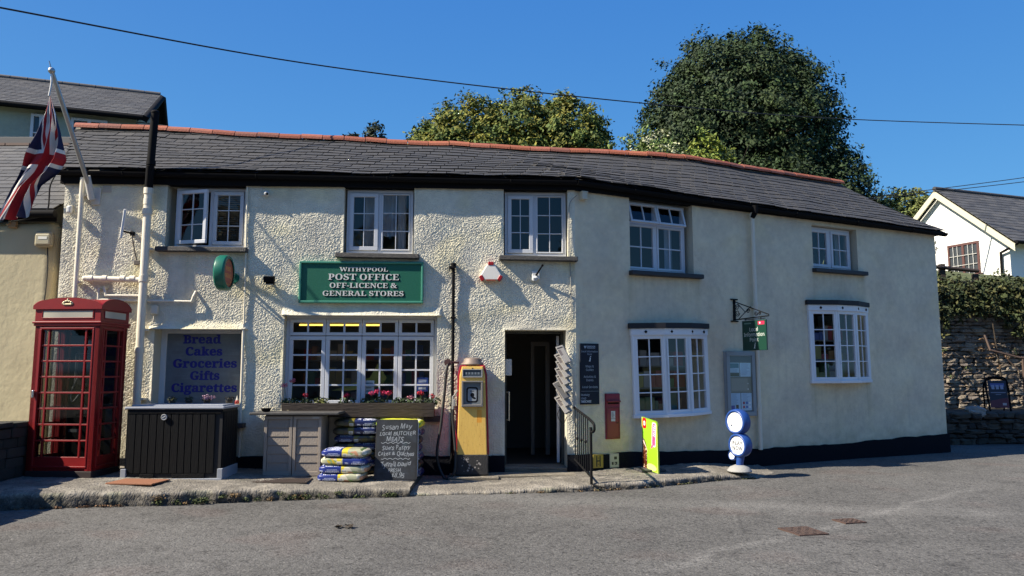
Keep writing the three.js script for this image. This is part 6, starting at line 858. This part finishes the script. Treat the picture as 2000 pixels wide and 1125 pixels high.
// ---------- foliage ----------
// leaf clumps spread over lobes; each clump is a spray of blades facing roughly outwards
function crown(lobes, n, per, size, cols, seed, clumpR = .5, flat = .7) {
  const r = rng(seed), tot = lobes.reduce((a, l) => a + l[3] * l[4] + l[3] * l[5] + l[4] * l[5], 0), pos = [], nor = [], col = [];
  const G = () => { let u = 0; for (let i = 0; i < 4; i++) u += r(); return (u - 2) * .87; };
  for (const [cx, cy, cz, rx, ry, rz] of lobes) {
    const k = Math.round(n * (rx * ry + rx * rz + ry * rz) / tot);
    for (let i = 0; i < k; i++) {
      const a = r() * 2 * PI, c = 2 * r() - 1, s = sqrt(1 - c * c), ux = s * cos(a), uy = c, uz = s * sin(a); const bump = 1 + .16 * N3(ux * 2.3 + cx, uy * 2.3 + cy, uz * 2.3) + .10 * N3(ux * 5.5, uy * 5.5 + cx, uz * 5.5);
      const q = (r() < .72 ? .86 + .14 * r() : Math.pow(r(), .5) * .86) * bump, X = cx + rx * ux * q, Y = cy + ry * uy * q, Z = cz + rz * uz * q;
      const out = V(ux / rx, uy / ry, uz / rz).normalize(), cr = clumpR * (.6 + .7 * r()), base = cols[floor(r() * cols.length)], cb = .75 + .5 * r();
      for (let j = 0; j < per; j++) {
        const ox = G() * cr, oy = G() * cr * .75, oz = G() * cr, d = out.clone().multiplyScalar(.7).add(V(G(), G() * .8 + .35, G()).multiplyScalar(1.0)).normalize(), t = V(G(), G() * flat, G()).cross(d).normalize(), u = d.clone().cross(t), sz = size * (.55 + .8 * r()), kk = cb * (.75 + .5 * r()), o = V(X + ox, Y + oy, Z + oz);
        const P = [o.clone().addScaledVector(t, -sz), o.clone().addScaledVector(u, -sz * .5).addScaledVector(d, -sz * .14), o.clone().addScaledVector(t, sz), o.clone().addScaledVector(u, sz * .5).addScaledVector(d, -sz * .14)];
        for (const w of [0, 1, 2, 0, 2, 3]) { pos.push(P[w].x, P[w].y, P[w].z); nor.push(d.x, d.y, d.z); col.push(base[0] * kk, base[1] * kk, base[2] * kk); }
      }
    }
  }
  const g = new THREE.BufferGeometry(); g.setAttribute('position', new THREE.Float32BufferAttribute(pos, 3)); g.setAttribute('normal', new THREE.Float32BufferAttribute(nor, 3)); g.setAttribute('uv', new THREE.Float32BufferAttribute(new Float32Array(pos.length / 3 * 2), 2)); g.setAttribute('color', new THREE.Float32BufferAttribute(col, 3)); return g;
}
const I4 = new THREE.Matrix4();
function tree(name, label, cat, [x, z], trunkH, tr, limbs, crownG, opt = {}) {
  const y = hillY(x, z) - .2, t = thing(name, label, cat, [x, y, z]), r = rng(opt.seed || 1), tg = [rod([x, y, z], [x + .1, y + trunkH, z], tr, tr * .6, 12)];
  for (const [lx, ly, lz] of limbs) { const m = [lerp(x, lx, .45), lerp(y + trunkH * .8, ly, .6), lerp(z, lz, .45)]; tg.push(rod([x + .05, y + trunkH * .75, z], m, tr * .5, tr * .3, 8), rod(m, [lx, ly, lz], tr * .3, tr * .1, 7)); for (let k = 0; k < 3; k++) tg.push(rod(m, [lx + (r() - .5) * 3, ly + (r() - .3) * 2, lz + (r() - .5) * 3], tr * .16, tr * .05, 5)); }
  put(part('trunk', tg, M.bark, t), I4); put(part('crown', crownG, M.leaf, t, 'stuff'), I4); return t;
}
const dk = [[.016, .037, .007], [.022, .047, .009], [.013, .031, .007], [.030, .054, .010]];
tree('large_tree', 'very large dark green broadleaved tree rising behind the right end of the roof', 'tree', [10.9, -34.5], 8, .75, [[8, 14, -34], [14, 14, -34], [10.5, 16.5, -34.5], [12.5, 12, -32], [9, 11.5, -32.5], [15, 10, -33.5]],
  crown([[10.9, 11.6, -34.5, 4.2, 6.2, 4.2], [8.2, 12.3, -34, 2.1, 3.3, 3], [12.8, 12.3, -34, 2.5, 4.2, 3.2], [10.0, 15.3, -34.5, 2.4, 2.5, 2.6], [12.3, 15.4, -34.5, 1.9, 2.2, 2.2], [14.2, 9.5, -33, 1.9, 2.4, 2.6], [10.8, 8.2, -31.5, 3.6, 2.4, 2.6], [15.0, 8.2, -32.5, 1.5, 1.5, 2], [8.0, 9.0, -32.5, 1.8, 2.4, 2]], 7200, 30, .092, dk, 3, .40), { seed: 3 });
const yg = [[.14, .155, .018], [.09, .125, .018], [.18, .17, .02], [.06, .095, .015]];
tree('spreading_tree', 'wide rounded yellow green tree behind the middle of the roof', 'tree', [0, -26.5], 4.5, .4, [[-2, 9.5, -26], [2, 9.6, -26], [0, 10, -26.5], [1, 9, -25]],
  crown([[-1.5, 9.4, -26.4, 1.8, 2.2, 1.7], [.4, 9.5, -26.4, 2.0, 2.25, 1.7], [2.0, 9.4, -26, 1.45, 2.1, 1.5], [-2.6, 9.1, -26, 1.15, 1.6, 1.3], [-3.25, 8.8, -25.7, .75, 1.15, 1], [2.8, 9.0, -25.8, .75, 1.75, 1.1], [1.95, 11.3, -26.4, .4, .5, .4], [-.5, 8.6, -25.6, 2.4, 1.6, 1.4]], 3800, 30, .072, yg, 5, .24), { seed: 5 });
tree('blossom_shrub', 'light green shrub with cream blossom between the yellow green tree and the large tree', 'shrub', [4.1, -22.4], 3, .15, [[3.8, 7.5, -22], [4.5, 7.5, -22.3]],
  crown([[3.6, 7.8, -22.2, .8, 1.0, .9], [4.4, 8.0, -22.2, .75, 1.05, .9], [5.0, 7.6, -22.0, .6, .9, .8]], 330, 18, .065, [[.12, .16, .035], [.08, .125, .028], [.42, .43, .26], [.10, .15, .03]], 7, .2), { seed: 7 });
tree('golden_conifer', 'small bright green columnar conifer standing before the large tree', 'conifer', [5.6, -20.5], 3, .12, [[5.6, 7, -20.4]],
  crown([[5.45, 7.2, -20.3, .45, 1.3, .45], [5.75, 7.0, -20.3, .45, 1.15, .45], [5.2, 6.9, -20.2, .3, 1.0, .35], [6.05, 6.8, -20.3, .3, .95, .35]], 300, 14, .06, [[.15, .20, .02], [.12, .17, .02], [.19, .22, .03]], 9, .14, 2), { seed: 9 });
for (const [label, lobes, seed, x] of [['little dark conifer tip showing over the ridge, right of the pair', [[-5.0, 9.75, -26, .42, .75, .4]], 11, -5.0], ['smaller dark conifer tip showing over the ridge, left of the pair', [[-5.8, 9.75, -26, .22, .4, .25]], 12, -5.8]]) tree('dark_conifer', label, 'conifer', [x, -26], 5, .12, [[x, 9.2, -26]], crown(lobes, 90, 14, .08, [[.016, .028, .012], [.025, .035, .014]], seed, .14), { seed });
tree('ash_tree', 'sunlit light green tree between the roof end and the white house', 'tree', [17.0, -32], 1.2, .14, [[16.8, 8, -32], [17.8, 8.4, -32]],
  crown([[16.2, 8.2, -31.8, .9, 1.1, 1], [17.0, 8.5, -32, .9, 1.1, 1.0], [17.9, 8.6, -32.2, .9, 1.1, 1.0], [17.0, 7.6, -31.4, 1.3, 1.2, 1], [18.7, 8.7, -33, .9, .9, .9]], 520, 18, .085, [[.13, .15, .03], [.09, .12, .03], [.15, .17, .04]], 13, .26), { seed: 13 });
{ // thin straggling bush beside the eaves, and ivy over the retaining wall
  const b = thing('straggling_bush', 'thin leafy bush in front of the white gable beside the shop eaves', 'shrub', [10.6, 3.4, -18.9]); put(part('stem', [rod([10.55, 3.4, -18.9], [10.7, 5.2, -18.9], .02, .008), rod([10.6, 4.2, -18.9], [10.9, 4.8, -18.8], .012, .005)], M.bark, b), I4); put(part('foliage', crown([[10.75, 4.75, -18.9, .2, .28, .2], [10.62, 5.2, -19, .14, .22, .15]], 26, 9, .05, [[.07, .085, .03], [.10, .12, .05], [.05, .06, .03]], 15, .15), M.leaf, b, 'stuff'), I4);
  const iv = thing('ivy_hedge', 'thick ivy hedge hanging over the top of the stone retaining wall', 'ivy', [11.5, 2.6, -18.8]); const l = [], r = rng(17); for (let i = 0; i < 26; i++) { const x = 9.6 + i * .19, dr = (i % 7 === 2 ? .55 : 0) + .25 * r(); l.push([x, 3.45 + .12 * r(), -18.82, .28, .42 + dr * .3, .38]); if (i % 3) l.push([x, 3.22 - dr * .55, -18.6, .22, .22 + dr * .3, .11]); } l.push([10.75, 2.85, -18.55, .28, .4, .12], [12.95, 2.7, -18.55, .22, .4, .12]);
  put(part('foliage', crown(l, 1500, 10, .055, [[.042, .055, .013], [.03, .045, .011], [.022, .034, .009], [.07, .07, .02]], 18, .14), M.leaf, iv, 'stuff'), I4); put(part('stem', [rod([10.6, .6, -18.6], [10.7, 2.8, -18.55], .025, .012), rod([12.3, .9, -18.6], [12.1, 2.9, -18.55], .03, .015)], M.bark, iv), I4);
  const tf = []; for (let i = 0; i < 20; i++) { const g = leafGeo(16, 600 + i, [.10, .07, .04], i % 3 ? [.20, .13, .07] : [.07, .09, .03], .03); g.translate(10.6 + r() * 2.4, .9 + r() * 1.6, -18.5); tf.push(g); } tag(part('wall_plants', tf, M.leaf, null, 'stuff'), 'dry tufts and small plants growing out of the stone wall', 'plants');
}
// ---------- overhead wires ----------
const wire = (pts, r, label) => { const o = part('overhead_wire', tube(pts, r, 60, 6), M.blackmat, null); return tag(o, label, 'wire'); };
wire([[-7.57, 6.43, -9], [-3.85, 7.62, -14], [2.93, 7.98, -17], [9.72, 8.98, -21], [15.05, 8.79, -21], [18.05, 8.72, -21]].map(p => p), .014, 'long overhead wire crossing the whole sky above the shop roof');
wire([[-10.9, 8.62, -20.2], [-10.04, 8.48, -20], [-8.16, 8.13, -20], [-6.2, 7.8, -20]], .012, 'short wire running from the green house down behind the ridge');
wire([[9, 6.9, -24], [12.68, 7.43, -24], [17.06, 8.01, -24], [21, 8.6, -24]], .013, 'upper of the two thin wires above the white house'); wire([[9, 6.85, -24], [12.68, 7.36, -24], [17.06, 7.87, -24], [21, 8.4, -24]], .013, 'lower of the two thin wires above the white house');

// ---------- across the street, behind the viewer: unseen cottage and trees, added to dim the sky and mirror in panes ----------
{
  const c = thing('added_cottage', 'unseen long low cottage added across the street to dim sky light and mirror in the panes', 'building', [-2, 0, 11]); const P = (n, g, m) => put(part(n, g, m, c), I4);
  P('wall', [bb(-9, 7, 0, 3.6, 9, 14)], mat([.5, .47, .4], .9)); P('roof', [extr([[8.6, 3.5], [14.4, 3.5], [11.5, 6.6]], 16.6).applyMatrix4(new THREE.Matrix4().makeRotationY(-PI / 2)).translate(7.3, 0, 0)], mat([.05, .05, .055], .8));
  for (const x of [-7, -3.5, 0, 4]) P('window', bb(x - .5, x + .5, 1.1, 2.5, 8.94, 9.0), mat([.05, .06, .07], .1));
  const cols = [[.05, .07, .025], [.035, .055, .02], [.07, .085, .03]];
  for (const [x, z, s, l] of [[-17, 11, .9, 'left of the cottage'], [12, 11, .75, 'right of the cottage'], [21, 7, .8, 'far right'], [-2, 21, 1.05, 'behind the cottage roof'], [9, 20, .9, 'behind the cottage at its right'], [-14, 21, 1.05, 'behind the cottage at its left']]) {
    const t = thing('added_tree', 'unseen broad tree added across the street to dim sky light and mirror in the panes, ' + l, 'tree', [x, 0, z]); put(part('trunk', rod([x, 0, z], [x, 4 * s, z], .35, .25, 8), M.bark, t), I4); put(part('crown', crown([[x, 6 * s, z, 4.4 * s, 4.6 * s, 3.6 * s]], 500, 10, .34, cols, 40 + x, .6), M.leaf, t, 'stuff'), I4);
  }
}
renderer.render(scene, camera);
